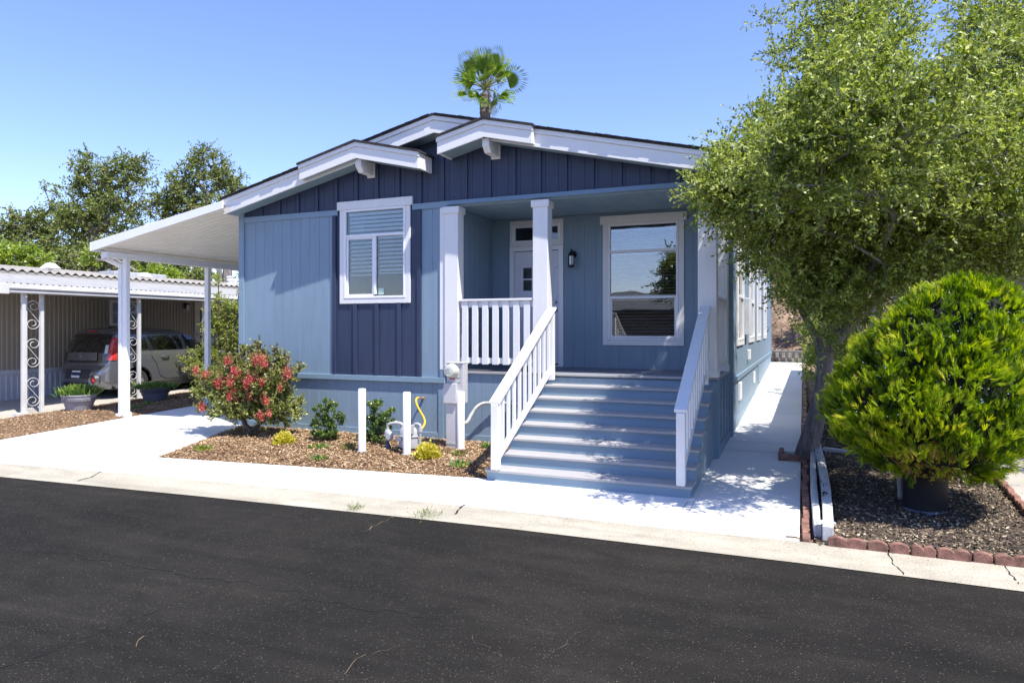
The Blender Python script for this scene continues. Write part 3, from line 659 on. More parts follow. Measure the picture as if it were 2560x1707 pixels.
part('corner_pilaster', WHITEV, lambda mb: (mb.box(-1.30, -1.07, 1.42, 1.645, 1.089, 3.60), mb.box(-1.315, -1.055, 1.40, 1.645, 1.0891, 1.18)), bevel=.004)
def baluster_rail(name, u0, u1, T, n, bw, zb, ztp, zbase, parent=HOME, wide=.05):
    rl = part(name, WHITE, lambda mb: mb.box(u0, u1, -.03, .03, ztp - .11, ztp - .015), T, parent, bevel=.003)
    part('bottom_rail', WHITE, lambda mb: mb.box(u0, u1, -.03, .03, zb + .015, zb + .10), T, rl, bevel=.003)
    part('handrail_cap', WHITE, lambda mb: mb.box(u0 - .01, u1 + .005, -.06, .075, ztp - .013, ztp + .02), T, rl, bevel=.004)
    st = (u1 - u0) / n
    for i in range(n): part('baluster', WHITEV, lambda mb: mb.box(u0 + (i + .5) * st - bw / 2, u0 + (i + .5) * st + bw / 2, .031, .058, zb, ztp - .014), T, rl, bevel=.003)
    return rl
baluster_rail('porch_railing', -4.905, -3.705, lambda u, n, z: (u, .03 - n, z), 7, .100, 1.195, 2.175, 0)
baluster_rail('porch_side_railing', .17, 1.40, lambda u, n, z: (-1.16 + n, u, z), 8, .085, 1.195, 2.175, 0)
# door, transom and lamp on the porch
door = part('door', DOORW, lambda mb: (mb.box(-4.69, -4.672, -.03, .0, 1.1, 3.10), mb.box(-4.67, -3.875, -.045, -.005, 1.14, 2.40), mb.box(-4.67, -4.53, -.045, -.005, 2.402, 2.80), mb.box(-4.0, -3.875, -.045, -.005, 2.402, 2.80), mb.box(-4.67, -3.875, -.045, -.005, 2.802, 3.085),
     mb.box(-4.367, -4.343, -.035, -.009, 2.402, 2.80), mb.box(-4.187, -4.163, -.035, -.009, 2.402, 2.80), mb.box(-4.53, -4.0, -.035, -.008, 2.588, 2.614)), BK, bevel=.003)
def f(mb):
    for a, b, c, d, w_ in ((-4.60, -3.93, 2.33, 2.87, .03), (-4.50, -4.30, 1.30, 2.2, .012), (-4.23, -4.03, 1.30, 2.2, .012)):
        mb.box(a, a + w_, -.005, .006, c, d); mb.box(b - w_, b, -.005, .006, c, d); mb.box(a + w_, b - w_, -.005, .006, c, c + w_); mb.box(a + w_, b - w_, -.005, .006, d - w_, d)
part('door_moulding', DOORW, f, BK, door, bevel=.004)
part('door_glass', GLASSS, lambda mb: mb.box(-4.53, -4.0, -.028, -.024, 2.40, 2.80), BK, door)
part('door_frame', VINYL, lambda mb: (mb.box(-4.767, -4.69, 0, .035, 1.088, 3.17), mb.box(-3.862, -3.776, 0, .035, 1.088, 3.17), mb.box(-4.69, -3.862, 0, .035, 3.095, 3.17), mb.box(-4.69, -3.862, -.03, .03, 1.088, 1.115)), BK, door, bevel=.004)
def f(mb):
    for z, r_ in ((2.20, .034), (2.055, .040)):
        mb.tube([(-3.925, .0, z), (-3.925, .012, z)], r_, 16); mb.tube([(-3.925, .012, z), (-3.925, .06, z)], [r_ * .5, r_ * .75], 16)
part('door_knob', CHROME, f, BK, door, smooth=True, split=True)
tr = part('transom_window', VINYL, lambda mb: (mb.box(-4.72, -4.665, -.02, .032, 3.235, 3.545), mb.box(-3.875, -3.82, -.02, .032, 3.235, 3.545), mb.box(-4.665, -3.875, -.02, .032, 3.235, 3.275), mb.box(-4.665, -3.875, -.02, .032, 3.50, 3.545)), BK, bevel=.003)
part('window_trim', WHITE, lambda mb: (mb.box(-4.765, -4.722, 0, .026, 3.175, 3.62), mb.box(-3.818, -3.776, 0, .026, 3.175, 3.62), mb.box(-4.722, -3.818, 0, .026, 3.175, 3.233), mb.box(-4.722, -3.818, 0, .026, 3.547, 3.62)), BK, tr, bevel=.003)
part('window_pane', GLASSP, lambda mb: mb.box(-4.665, -3.875, -.008, -.004, 3.275, 3.50), BK, tr)
lamp = part('wall_lamp', BLACK, lambda mb: mb.lathe((-3.60, 1.52, 2.79), [(.012, -.025), (.05, -.012), (.052, .0), (.052, .02)], 16), smooth=True)
def f(mb):
    mb.lathe((-3.60, 1.52, 2.79), [(.056, .175), (.064, .18), (.055, .20), (.03, .235), (.012, .25), (.012, .28), (.004, .30)], 6)
    for k in range(6):
        t = math.pi / 3 * k; x, y = -3.60 + .049 * math.cos(t), 1.52 + .049 * math.sin(t); mb.tube([(x, y, 2.80), (x, y, 2.968)], .005, 4)
    mb.tube([(-3.60, 1.525, 3.035), (-3.60, 1.57, 3.06), (-3.60, 1.64, 3.02)], .012, 8); mb.lathe((0, 0, 0), [(0.001, 0), (.001, .001)], 3)
part('lamp_frame', BLACK, f, parent=lamp)
def f(mb): mb.tube([(-3.60, 1.625, 3.0), (-3.60, 1.648, 3.0)], [.055, .062], 20)
part('lamp_backplate', BLACK, f, parent=lamp, smooth=True)
part('lamp_glass', FROST, lambda mb: mb.lathe((-3.60, 1.52, 2.79), [(.040, .02), (.044, .17)], 6), parent=lamp)
# right side wall with its tall windows
wins = [(2.55, 3.92), (5.35, 6.85), (7.95, 9.45), (10.95, 12.45)]
def f(mb):
    e = 1.65
    for a, b in wins:
        grooved(mb, e, a + .08, .93, 3.9, .2); grooved(mb, a + .08, b - .08, .93, 1.56, .2); grooved(mb, a + .08, b - .08, 3.56, 3.9, .2); e = b - .08
    grooved(mb, e, 16.0, .93, 3.9, .2); grooved(mb, 1.65, 16, lambda u: G(u) - .02, .95, .4)
part('side_wall', BLUE, f, SD)
part('side_belt', BTRIM, lambda mb: (mb.box(1.66, 16.0, 0, .03, .87, .955), mb.box(1.66, 1.76, 0, .022, .956, 3.88), mb.box(15.9, 16.0, 0, .022, .956, 3.88), mb.box(9.2, 9.3, 0, .02, .35, .869), mb.box(1.66, 16, 0, .014, .1, .16 + .1)), SD, bevel=.003)
part('wall_end_trim', BTRIM, lambda mb: mb.box(-1.08, -1.0, 1.64, 1.66, .05, 3.88))
for a, b in wins:
    window(SD, a, b, 1.45, 3.56, [('h', 3.10), ('h', 2.30)], GLASSS, [(a + .11, b - .11, 3.12, 3.53), (a + .11, b - .11, 2.32, 3.08), (a + .11, b - .11, 1.56, 2.28)], blinds=[(a + .13, b - .13, 1.58, 3.5, .9)], slats=.05)
def f(mb):
    mb.box(2.95, 3.30, 0, .03, .50, .80)
    for k in range(6): mb.box(2.98, 3.27, .03, .035, .53 + k * .045, .55 + k * .045)
part('foundation_vent', WHITE, f, SD)
part('foundation_vent', WHITE, lambda mb: mb.box(6.8, 7.2, 0, .02, .52, .76), SD)
part('access_panel', BTRIM, lambda mb: mb.box(8.4, 9.15, 0, .02, .40, .84), SD)
part('breaker_box', mat('panel_grey_paint', (.62, .64, .65), .5), lambda mb: mb.box(4.25, 4.72, 0, .10, 1.62, 2.32), SD, bevel=.01)
part('porch_socket', WHITE, lambda mb: (mb.box(4.95, 5.12, 0, .06, 1.12, 1.32)), SD, bevel=.01)
# ------------------------------------------------------------ front steps
ST = thing('front_steps', (-2.3, -1.1, G(-1.1)), 'wide blue front steps with grey treads and white sloping handrails', 'steps')
RS = .1465
for i in range(1, 8):
    y = -.03 - .29 * i; z = 1.088 - RS * i; xl = -3.47 - (.05 if i == 7 else 0); xr = -1.09
    part('tread', GREYT, lambda mb: (mb.box(xl, xr, y - .022, y + .135, z - .032, z), mb.box(xl, xr, y + .139, y + .29, z - .032, z)), parent=ST, bevel=.005)
for i in range(0, 8):
    y = -.03 - .29 * i; z = 1.088 - RS * i; zb = z - RS if i < 7 else G(-2.1) - .02; xl = -3.45 - (.05 if i == 7 else 0)
    part('riser', BTRIM if i else BLUE, lambda mb: mb.box(xl, -1.11, y, y + .02, zb, z - (.033 if i else .06)), parent=ST)
def side(mb, x0, x1):
    pts = [(0, G(0) - .02), (-2.05, G(-2.05) - .02)]
    for i in range(7, 0, -1):
        y = -.03 - .29 * i; z = 1.088 - RS * i - .034; pts += [(y + .021, z), (y + .29 + .021, z)]
    pts += [(-.009, 1.05), (0, 1.05)]
    mb.ext(pts, 0, x0, x1)
part('stair_side', BTRIM, lambda mb: side(mb, -1.128, -1.104), parent=ST); part('stair_side', BTRIM, lambda mb: side(mb, -3.46, -3.44), parent=ST)
def stair_rail(xc, s):
    nz = .90; yb = -2.10; yt = -.10; zb_, zt_ = .875, 2.02
    k = (zt_ - zb_) / (yt - yb)
    zl = lambda y: zb_ + k * (y - yb)
    hr = part('handrail', WHITE, lambda mb: (mb.ext([(yb - .04, zl(yb - .04)), (yt, zl(yt)), (yt, zl(yt) + .034), (yb - .04, zl(yb - .04) + .034)], 0, xc - .068, xc + .068),
                                           mb.ext([(yb + .06, zl(yb + .06) - .085), (yt, zl(yt) - .085), (yt, zl(yt) - .002), (yb + .06, zl(yb + .06) - .002)], 0, xc - .02, xc + .02)), parent=ST, bevel=.004)
    part('newel_post', WHITEV, lambda mb: mb.ext([(yb - .046, .075), (yb + .046, .075), (yb + .046, zl(yb + .046) - .003), (yb - .046, zl(yb - .046) - .003)], 0, xc - .046, xc + .046), parent=hr, bevel=.004)
    zz = lambda y: .075 + .10 + k * .88 * (y - yb)
    part('bottom_rail', WHITE, lambda mb: mb.ext([(yb + .047, zz(yb + .05) - .045), (yt, zz(yt) - .045), (yt, zz(yt) + .045), (yb + .047, zz(yb + .05) + .045)], 0, xc - .02, xc + .02), parent=hr, bevel=.003)
    if s: part('upper_post', WHITEV, lambda mb: mb.box(xc - .046, xc + .046, yt - .09, yt, 1.0, zl(yt - .09) - .003), parent=hr, bevel=.004)
    n = 10
    for i in range(n):
        y = yb + .20 + i * (yt - yb - .36) / (n - 1)
        part('baluster', WHITEV, lambda mb: mb.box(xc - .019 + s * 0, xc + .019, y - .019, y + .019, zz(y) + .043 - .01, zl(y) - .08), parent=hr, bevel=.002)
stair_rail(-3.365, 1); stair_rail(-1.20, 1)
# ------------------------------------------------------------ carport of the blue house
CP = thing('carport', (-11, 2, 0), 'white carport roof on slim square posts attached to the left of the blue house', 'carport')
cz = lambda x: 3.79 + (x + 9.38) * (3.79 - 3.23) / (-9.38 + 12.5)
def f(mb):
    mb.quad((-9.36, -.52, cz(-9.36) + .12), (-12.5, -.52, cz(-12.5) + .12), (-12.5, 9, cz(-12.5) + .12), (-9.36, 9, cz(-9.36) + .12))
    y = -.50
    while y < 8.9:                                     # pans seen from below
        mb.quad((-9.38, y, cz(-9.38) + .03), (-12.48, y, cz(-12.48) + .03), (-12.48, y + .12, cz(-12.48) + .03), (-9.38, y + .12, cz(-9.38) + .03))
        mb.quad((-9.38, y + .12, cz(-9.38) + .03), (-12.48, y + .12, cz(-12.48) + .03), (-12.48, y + .125, cz(-12.48) + .038), (-9.38, y + .125, cz(-9.38) + .038))
        mb.quad((-9.38, y + .125, cz(-9.38) + .038), (-12.48, y + .125, cz(-12.48) + .038), (-12.48, y + .15, cz(-12.48) + .038), (-9.38, y + .15, cz(-9.38) + .038))
        mb.quad((-9.38, y + .15, cz(-9.38) + .038), (-12.48, y + .15, cz(-12.48) + .038), (-12.48, y + .155, cz(-12.48) + .03), (-9.38, y + .155, cz(-9.38) + .03)); y += .155
part('roof_panel', ALUUN, f, parent=CP)
part('fascia', ALU, lambda mb: (mb.ext([(-9.22, cz(-9.22) - .01), (-12.53, cz(-12.53) - .01), (-12.53, cz(-12.53) + .16), (-9.22, cz(-9.22) + .125)], 1, -.55, -.521),
     mb.box(-12.56, -12.531, -.55, 9, cz(-12.53) - .01, cz(-12.53) + .16)), parent=CP, bevel=.004)
part('beam', ALU, lambda mb: mb.box(-12.35, -12.22, -.44, 9, 3.10, 3.205), parent=CP, bevel=.004)
for y in (.0, 2.02, 6.3):
    po = part('post', ALU, lambda mb: mb.box(-12.325, -12.215, y - .045, y + .045, G(y) - .02, 3.10), parent=CP, bevel=.006)
    part('post_foot', ALU, lambda mb: (mb.box(-12.34, -12.20, y - .06, y - .046, G(y), G(y) + .10), mb.box(-12.34, -12.20, y + .046, y + .06, G(y), G(y) + .10)), parent=po)
part('downspout', ALU, lambda mb: (mb.box(-12.50, -12.44, -.36, -.30, 3.08, 3.225), mb.add([(-12.50, -.36, 3.13), (-12.50, -.36, 3.07), (-12.40, -.05, 2.93), (-12.40, -.05, 2.99), (-12.44, -.30, 3.13), (-12.44, -.30, 3.07), (-12.34, -.0, 2.93), (-12.34, -.0, 2.99)], [(0, 1, 2, 3), (4, 7, 6, 5), (0, 3, 7, 4), (1, 5, 6, 2)]),
     mb.box(-12.415, -12.335, -.065, -.0, .07, 2.99), mb.box(-12.46, -12.335, -.09, -.0, .01, .07)), parent=CP, bevel=.004)
# ------------------------------------------------------------ neighbour's home on the left
NB = thing('mobile_home', (-19, 4, 0), 'long brown ribbed mobile home with white skirting left of the blue house', 'house')
NX = -17.4
T = lambda u, n, z: (NX + n, u, z)
def ribs(mb, y0, y1, z0, z1, pitch, dep, fr=.35):
    y = y0; pts = []
    while y < y1:
        pts += [(y, 0), (y + pitch * (1 - fr), 0), (y + pitch * (1 - fr * .8), dep), (y + pitch * (1 - fr * .2), dep)]; y += pitch
    n = len(pts); zf0 = z0 if callable(z0) else (lambda y: z0)
    mb.add([(a, b, zf0(a)) for a, b in pts] + [(a, b, z1) for a, b in pts], [(i, i + 1, i + 1 + n, i + n) for i in range(n - 1)])
part('wall', SIDEB, lambda mb: ribs(mb, -3, 14, .74, 3.12, .112, .018, .5), T, NB)
part('wall', SIDEB, lambda mb: (mb.box(-23.5, NX - .03, -3.0, -2.9, .1, 3.1), mb.box(-23.5, NX - .03, 13.9, 14, .1, 3.1)), None, NB)
part('skirting', SKIRT, lambda mb: ribs(mb, -3, 14, lambda y: G(y), .66, .13, .02, .45), T, NB)
part('skirting_rail', SKIRT, lambda mb: mb.box(-3, 14, .0, .04, .655, .755), T, NB, bevel=.004)
def f(mb):
    y = -3.; n = 0; a = []
    while y < 14.2: a.append((y, 3.13 + .032 * math.sin(y * 2 * math.pi / .22))); y += .0275
    vs = [(NX + .12, u, z) for u, z in a] + [(-20.5, u, z + .35) for u, z in a] + [(-23.6, u, z) for u, z in a]; k = len(a)
    mb.add(vs, [(i, i + 1, i + 1 + k, i + k) for i in range(k - 1)] + [(i + k, i + 1 + k, i + 1 + 2 * k, i + 2 * k) for i in range(k - 1)])
rf = part('roof', CORR, f, None, NB, smooth=True)
part('roof_edge_board', CORR, lambda mb: mb.box(-3, 14, .03, .10, 2.98, 3.10), T, NB)
def f(mb):
    w_ = mb.box(3.5, 4.4, 0, .05, 1.82, 1.88); mb.box(3.5, 4.4, 0, .05, 2.44, 2.52); mb.box(3.5, 3.57, 0, .05, 1.88, 2.44); mb.box(4.33, 4.40, 0, .05, 1.88, 2.44); mb.box(3.93, 3.97, 0, .045, 1.88, 2.44); mb.box(3.57, 4.33, 0, .04, 2.15, 2.18)
wn_ = part('window', WHITE, f, T, NB, bevel=.004)
part('window_pane', GLASSP, lambda mb: mb.box(3.57, 4.33, .024, .028, 1.88, 2.44), T, wn_)
def f(mb):
    n = 40; mb.add([(3.57 + .76 * i / n, .023 + .008 * math.sin(i * 1.3), z) for z in (1.88, 2.44) for i in range(n + 1)], [(i, i + 1, i + n + 2, i + n + 1) for i in range(n)])
part('curtain', CURT, f, T, wn_)
dr = part('door', mat('door_cream_paint', (.55, .53, .48), .5), lambda mb: (mb.box(6.33, 7.25, .0, .05, .55, 2.56)), T, NB, bevel=.006)
part('door_glass', CARG, lambda mb: mb.box(6.53, 7.05, .05, .055, 1.45, 2.36), T, dr)
part('door_knob', CHROME, lambda mb: mb.tube([(6.42, .05, 1.55), (6.42, .10, 1.55)], .035, 12), T, dr, smooth=True)
wl_ = part('wall_lamp', BLACK, lambda mb: (mb.box(5.93, 6.07, .02, .04, 2.34, 2.50), mb.box(5.95, 6.05, .04, .16, 2.46, 2.50)), T, NB)
part('lamp_glass', FROST, lambda mb: mb.lathe((6.0, .13, 2.27), [(.045, 0), (.06, .12), (.03, .19)], 4), T, wl_)
for (y, x, s) in ((2.30, -18.0, 1.0), (5.48, -18.5, 1.0)):
    v = part('roof_vent', ALU, lambda mb: (mb.lathe((x, y, 3.10), [(.05, 0), (.05, .22)], 12), mb.add([(x - .17, y - .17, 3.30), (x + .17, y - .17, 3.30), (x + .17, y + .17, 3.30), (x - .17, y + .17, 3.30), (x - .07, y - .07, 3.43), (x + .07, y - .07, 3.43), (x + .07, y + .07, 3.43), (x - .07, y + .07, 3.43)], [(0, 1, 2, 3), (4, 5, 6, 7), (0, 1, 5, 4), (1, 2, 6, 5), (2, 3, 7, 6), (3, 0, 4, 7)])), None, NB)
part('roof_vent', ALU, lambda mb: mb.lathe((-18.0, 8.45, 3.05), [(.10, 0), (.10, .12), (.17, .16), (.17, .22), (.10, .25), (.10, .30), (.15, .33), (.13, .40), (.16, .43), (.12, .46)], 20), None, NB, smooth=True)
part('roof_unit', GREYM, lambda mb: mb.box(-19.2, -18.5, 4.5, 6.3, 3.1, 3.42), None, NB, bevel=.02)
part('roof_vent', ALU, lambda mb: mb.lathe((-18.3, 4.6, 3.1), [(.06, 0), (.06, .22), (.13, .24), (.13, .34), (.06, .38)], 12), None, NB)
# awning on scroll posts
AW = thing('scroll_post_awning', (-15.6, 3, 0), 'sloping corrugated metal awning on white scrollwork posts beside the brown mobile home', 'awning')
az = lambda x: 2.62 + (x + 14.42) * (3.02 - 2.62) / (-17.38 + 14.42)
def f(mb):
    y = -1.0; pts = []
    while y < 14: pts += [(y, 0), (y + .07, 0), (y + .085, .03), (y + .115, .03), (y + .13, 0)]; y += .13
    n = len(pts); mb.add([(-14.44, a, az(-14.44) + b) for a, b in pts] + [(-17.37, a, az(-17.37) + b) for a, b in pts], [(i, i + 1, i + 1 + n, i + n) for i in range(n - 1)])
part('awning_panel', mat('dulled_awning_sheet', (.40, .39, .37), .6, var=.15, vs=3, stretch=(1, 8, 1)), f, None, AW)
def f(mb):
    mb.tube([(-14.42, -1.0, 2.475), (-14.42, 14, 2.475)], .034, 10); mb.tube([(-14.40, -1.0, 2.55), (-14.40, 14, 2.55)], .038, 10); mb.tube([(-14.43, -1.0, 2.605), (-14.43, 14, 2.605)], .022, 8)
    mb.tube([(-14.45, -1.03, 2.48), (-17.3, -1.03, 2.90)], .034, 10); mb.tube([(-14.43, -1.05, 2.555), (-17.3, -1.05, 2.98)], .038, 10)
part('gutter', AWN, f, None, AW, smooth=True)
part('gutter_corner', AWN, lambda mb: mb.box(-14.47, -14.36, -1.08, -.90, 2.42, 2.63), None, AW, bevel=.01)
def spiral(cy, cz_, s, n=40):
    """S scroll in the y-z plane"""
    P = []
    for i in range(n):
        t = i / (n - 1); a = -t * 2.6 * math.pi; r = .085 * (1 - .68 * t); P.append((r * math.cos(a), r * math.sin(a)))
    return P
for (ya, yb) in ((-.47, -.13), (1.82, 2.16), (4.10, 4.44), (6.4, 6.74)):
    for y in (ya, yb): part('post', AWN, lambda mb: mb.box(-14.635, -14.565, y - .035, y + .035, G(y) - .02, 2.45), None, AW, bevel=.004)
    sc = None
    for z in (.22, 1.02, 1.80):
        ym = (ya + yb) / 2; w2 = (yb - ya) / 2 - .035
        def f(mb):
            top = [(ym + w2 - .085 + .085 * 1 * math.cos(a) * k, z + .42 + .10 * math.sin(a) * k) for a, k in [(math.radians(-150 + d), 1 - .6 * max(0, (d - 120)) / 420) for d in range(0, 540, 18)]]
            bot = [(ym - w2 + .085 + .085 * math.cos(a) * k, z + .02 + .10 * math.sin(a) * k) for a, k in [(math.radians(30 + d), 1 - .6 * max(0, (d - 120)) / 420) for d in range(0, 540, 18)]]
            full = [(ym - w2 + .01 + 0 * 0, z + .33)] + [(ym + w2 - .01, z + .10)]
            # upper curl hooks from the left edge, lower curl from the right edge, joined by a diagonal
            up = []; lo = []
            for i in range(34):
                t = i / 33; a = math.radians(190 - 470 * t); r = .145 * (1 - .66 * t)
                up.append((ym + .01 + r * math.cos(a) * .95 - .0, z + .40 + r * math.sin(a) * .85)); lo.append((ym - .01 - r * math.cos(a) * .95, z + .04 - r * math.sin(a) * .85))
            mb.tube([(-14.60, p, q) for p, q in reversed(up)] + [(-14.60, p, q) for p, q in lo], .0065, 5)
        part('scroll', AWN, f, None, AW)
    if ya < 0: part('downspout', AWN, lambda mb: (mb.box(-14.57, -14.50, ya - .10, ya - .03, .05, 2.45), mb.box(-14.56, -14.42, ya - .26, ya - .03, -.02, .05)), None, AW, bevel=.006)
# ------------------------------------------------------------ house across on the right (seen through the tree)
RN = thing('stucco_house', (6, 7, 0), 'pale stucco house behind the right tree, with a flat awning added to shade the path', 'house')
part('shade_awning', AWN, lambda mb: mb.box(1.10, 4.0, 1.35, 12.6, 3.34, 3.44), None, RN, bevel=.01)  # awning added, its edge placed to cast the shade on the side path
part('wall', STUC, lambda mb: mb.box(3.9, 11, 1.0, 13, 0, 3.6), None, RN)
part('roof', SHINGLE, lambda mb: mb.ext([(3.5, 3.5), (11.4, 3.5), (11.4, 3.6), (7.4, 4.7), (3.5, 3.6)], 1, .7, 13.3), None, RN)
for y in (1.5, 5.1, 8.8, 12.4): part('shade_awning_post', AWN, lambda mb: mb.box(1.18, 1.26, y - .04, y + .04, 0, 3.34), None, RN)
part('window', WHITE, lambda mb: (mb.box(3.86, 3.9, 3, 3.1, 1.1, 2.3), mb.box(3.86, 3.9, 4.5, 4.6, 1.1, 2.3), mb.box(3.86, 3.9, 3.1, 4.5, 1.1, 1.2), mb.box(3.86, 3.9, 3.1, 4.5, 2.2, 2.3), mb.box(3.88, 3.89, 3.1, 4.5, 1.2, 2.2)), None, RN)
# ------------------------------------------------------------ the parked car
CO = thing('parked_car', (-15.86, 3.4, G(3.4)), 'dark warm grey boxy hatchback parked in front of the brown mobile home', 'car')
def lerp(tab, t):
    for (a, va), (b, vb) in zip(tab, tab[1:]):
        if t <= b: return va + (vb - va) * max(0, (t - a)) / (b - a)
    return tab[-1][1]
Y0 = 1.62; CXX = -15.86; CZ0 = G(3.2) + .0
rearp = [(.2, .14), (.30, .05), (.38, .0), (.56, .0), (.66, .05), (.74, .13), (.85, .15), (1.05, .17), (1.3, .25), (1.5, .36), (1.62, .46)]
frontp = [(.2, 4.0), (.4, 4.14), (.6, 4.12), (.8, 4.06), (1.0, 3.95), (1.05, 3.0), (1.3, 2.7), (1.5, 2.35), (1.62, 1.9)]
planw = [(0, .70), (.03, .80), (.08, .865), (.16, .90), (.8, .90), (.92, .84), (1, .66)]
tumb = [(.2, .93), (.32, .99), (.6, 1.0), (.95, .985), (1.05, .955), (1.35, .86), (1.52, .79), (1.60, .70), (1.62, .5)]
def carS(s, z, off=0, side=1):
    y = lerp(rearp, z) + (lerp(frontp, z) - lerp(rearp, z)) * s
    return (CXX + side * (lerp(planw, y / 4.14) * lerp(tumb, z) + off), Y0 + y, CZ0 + z)
def carY(yy, z, off=0, side=1):                       # by metres from the tail
    r_, f_ = lerp(rearp, z), lerp(frontp, z); s = min(1, max(0, (yy - r_) / (f_ - r_)))
    return carS(s, z, off, side)
WH = ((.80, .325), (3.37, .325))
zs = [.2, .26, .32, .38, .44, .5, .56, .61, .66, .70, .74, .80, .85, .95, 1.02, 1.05, 1.15, 1.25, 1.35, 1.44, 1.52, 1.57, 1.60, 1.62]
def f(mb):
    ns = 80
    for side in (1, -1):
        for j in range(len(zs) - 1):
            for i in range(ns):
                a, b = i / ns, (i + 1) / ns; q = [carS(a, zs[j], 0, side), carS(b, zs[j], 0, side), carS(b, zs[j + 1], 0, side), carS(a, zs[j + 1], 0, side)]
                cy = sum(p[1] for p in q) / 4 - Y0; cz_ = sum(p[2] for p in q) / 4 - CZ0
                if any((cy - w_[0]) ** 2 + (cz_ - w_[1]) ** 2 < .375 ** 2 for w_ in WH): continue
                mb.quad(*q)
    for j in range(len(zs) - 1):                      # tail and nose closed across with rounding
        for s in (0, 1):
            n = 10; rows = []
            for z in (zs[j], zs[j + 1]):
                L_, R_2 = carS(s, z, 0, -1), carS(s, z, 0, 1); rows.append([(L_[0] + (R_2[0] - L_[0]) * t, L_[1] + (-.09 if s == 0 else .1) * (1 - (2 * t - 1) ** 4), L_[2]) for t in [k / n for k in range(n + 1)]])
            for k in range(n): mb.quad(rows[0][k], rows[0][k + 1], rows[1][k + 1], rows[1][k])
    z = 1.62
    for i in range(20):                               # roof skin with crown
        for k in range(6):
            def P(i, k): 
                a, b = carS(i / 20, z, 0, -1), carS(i / 20, z, 0, 1); t = k / 6
                return (a[0] + (b[0] - a[0]) * t, a[1], a[2] + .035 * (1 - (2 * t - 1) ** 2) * (.4 + .6 * math.sin(i / 20 * math.pi)))
            mb.quad(P(i, k), P(i + 1, k), P(i + 1, k + 1), P(i, k + 1))
body = part('body', CARP, f, None, CO, smooth=True)
bm = bmesh.new(); bm.from_mesh(body.data); bmesh.ops.remove_doubles(bm, verts=bm.verts, dist=.002); bmesh.ops.recalc_face_normals(bm, faces=bm.faces); bm.to_mesh(body.data); bm.free()
body.data.polygons.foreach_set('use_smooth', [True] * len(body.data.polygons)); body.data.set_sharp_from_angle(angle=math.radians(50))
def rearP(t, z, off=.012):                            # t -1..1 across the tail
    a, b = carS(0, z, 0, -1), carS(0, z, 0, 1); u = (t + 1) / 2
    return (a[0] + (b[0] - a[0]) * u, a[1] - .09 * (1 - t ** 4) - off, a[2])
def patch(mb, P, us, vs_):
    for i in range(len(us) - 1):
        for j in range(len(vs_) - 1): mb.quad(P(us[i], vs_[j]), P(us[i + 1], vs_[j]), P(us[i + 1], vs_[j + 1]), P(us[i], vs_[j + 1]))
lin = lambda a, b, n: [a + (b - a) * i / n for i in range(n + 1)]
part('rear_window', CARG, lambda mb: patch(mb, rearP, lin(-.93, .93, 12), lin(.82, 1.50, 9)), None, CO, smooth=True)
part('tailgate_panel', CARP, lambda mb: patch(mb, lambda t, z: rearP(t, z, .03), lin(-.74, .60, 10), lin(.87, 1.06, 3)), None, CO, smooth=True)
part('wiper', CARD, lambda mb: mb.tube([rearP(-.25, 1.14, .03), rearP(.35, 1.13, .03)], .010, 5), None, CO)
part('brake_lamp', CARR, lambda mb: patch(mb, lambda t, z: rearP(t, z, .02), lin(-.3, .2, 4), [1.545, 1.575]), None, CO)
def cornerP(w_, z, off=.016):                         # w 0 on the tail .. 1 round on the flank
    if w_ < .5: return rearP(.72 + .56 * w_, z, off)
    yy = lerp(rearp, z) + (w_ - .5) * .42; return carY(yy, z, off)
part('tail_lamp', CARR, lambda mb: [patch(mb, cornerP, lin(.42 - .9 * max(0, 1.02 - z), .80, 6), [z, z + .053]) for z in [.88 + .053 * k for k in range(10)]], None, CO, smooth=True)
part('reverse_lamp', CARW, lambda mb: patch(mb, lambda a, z: cornerP(a, z, .024), lin(.22, .40, 3), lin(1.04, 1.24, 4)), None, CO)
bp_ = part('bumper_inset', CARD, lambda mb: patch(mb, lambda t, z: rearP(t, z, .014), lin(-.62, .55, 6), lin(.44, .66, 3)), None, CO)
part('bumper_lower', CARD, lambda mb: patch(mb, lambda t, z: rearP(t, z, .010), lin(-.9, .62, 8), lin(.24, .34, 2)), None, CO)
pl = part('licence_plate', PLATE, lambda mb: patch(mb, lambda t, z: rearP(t, z, .024), [-.28, .12], [.47, .63]), None, CO)
px_ = rearP(-.08, .545, .027)
text_mesh('plate_number', '6VYU952', .085, Matrix.Translation(px_) @ Matrix.Rotation(math.pi / 2, 4, 'X'), PLATEB, pl, .001)
px_ = rearP(-.07, .965, .036)
part('emblem', CHROME, lambda mb: mb.tube([(px_[0], px_[1], px_[2]), (px_[0], px_[1] - .006, px_[2])], .001, 3), None, CO)
em = bpy.data.objects['emblem']; mb = MB()
for k in range(24):
    a, b = 2 * math.pi * k / 24, 2 * math.pi * (k + 1) / 24
    mb.quad(*[(px_[0] + r_ * math.cos(q) * .07, px_[1] - .004, px_[2] + r_ * math.sin(q) * .036) for r_, q in ((1, a), (1, b), (.86, b), (.86, a))])
em.data = mb.build('emblem_ring', RIMM, CO).data; bpy.data.objects.remove(bpy.data.objects['emblem_ring'])
text_mesh('emblem_letters', 'KIA', .05, Matrix.Translation((px_[0], px_[1] - .003, px_[2])) @ Matrix.Rotation(math.pi / 2, 4, 'X'), RIMM, em, .002)
rf2 = part('fog_reflector', CARR, lambda mb: mb.lathe((0, 0, 0), [(.075, 0), (.065, .03), (.02, .04)], 20), lambda x, y, z: (rearP(.80, .42)[0] + x, rearP(.80, .42)[1] - z - .02, rearP(.80, .42)[2] + y), CO, smooth=True)
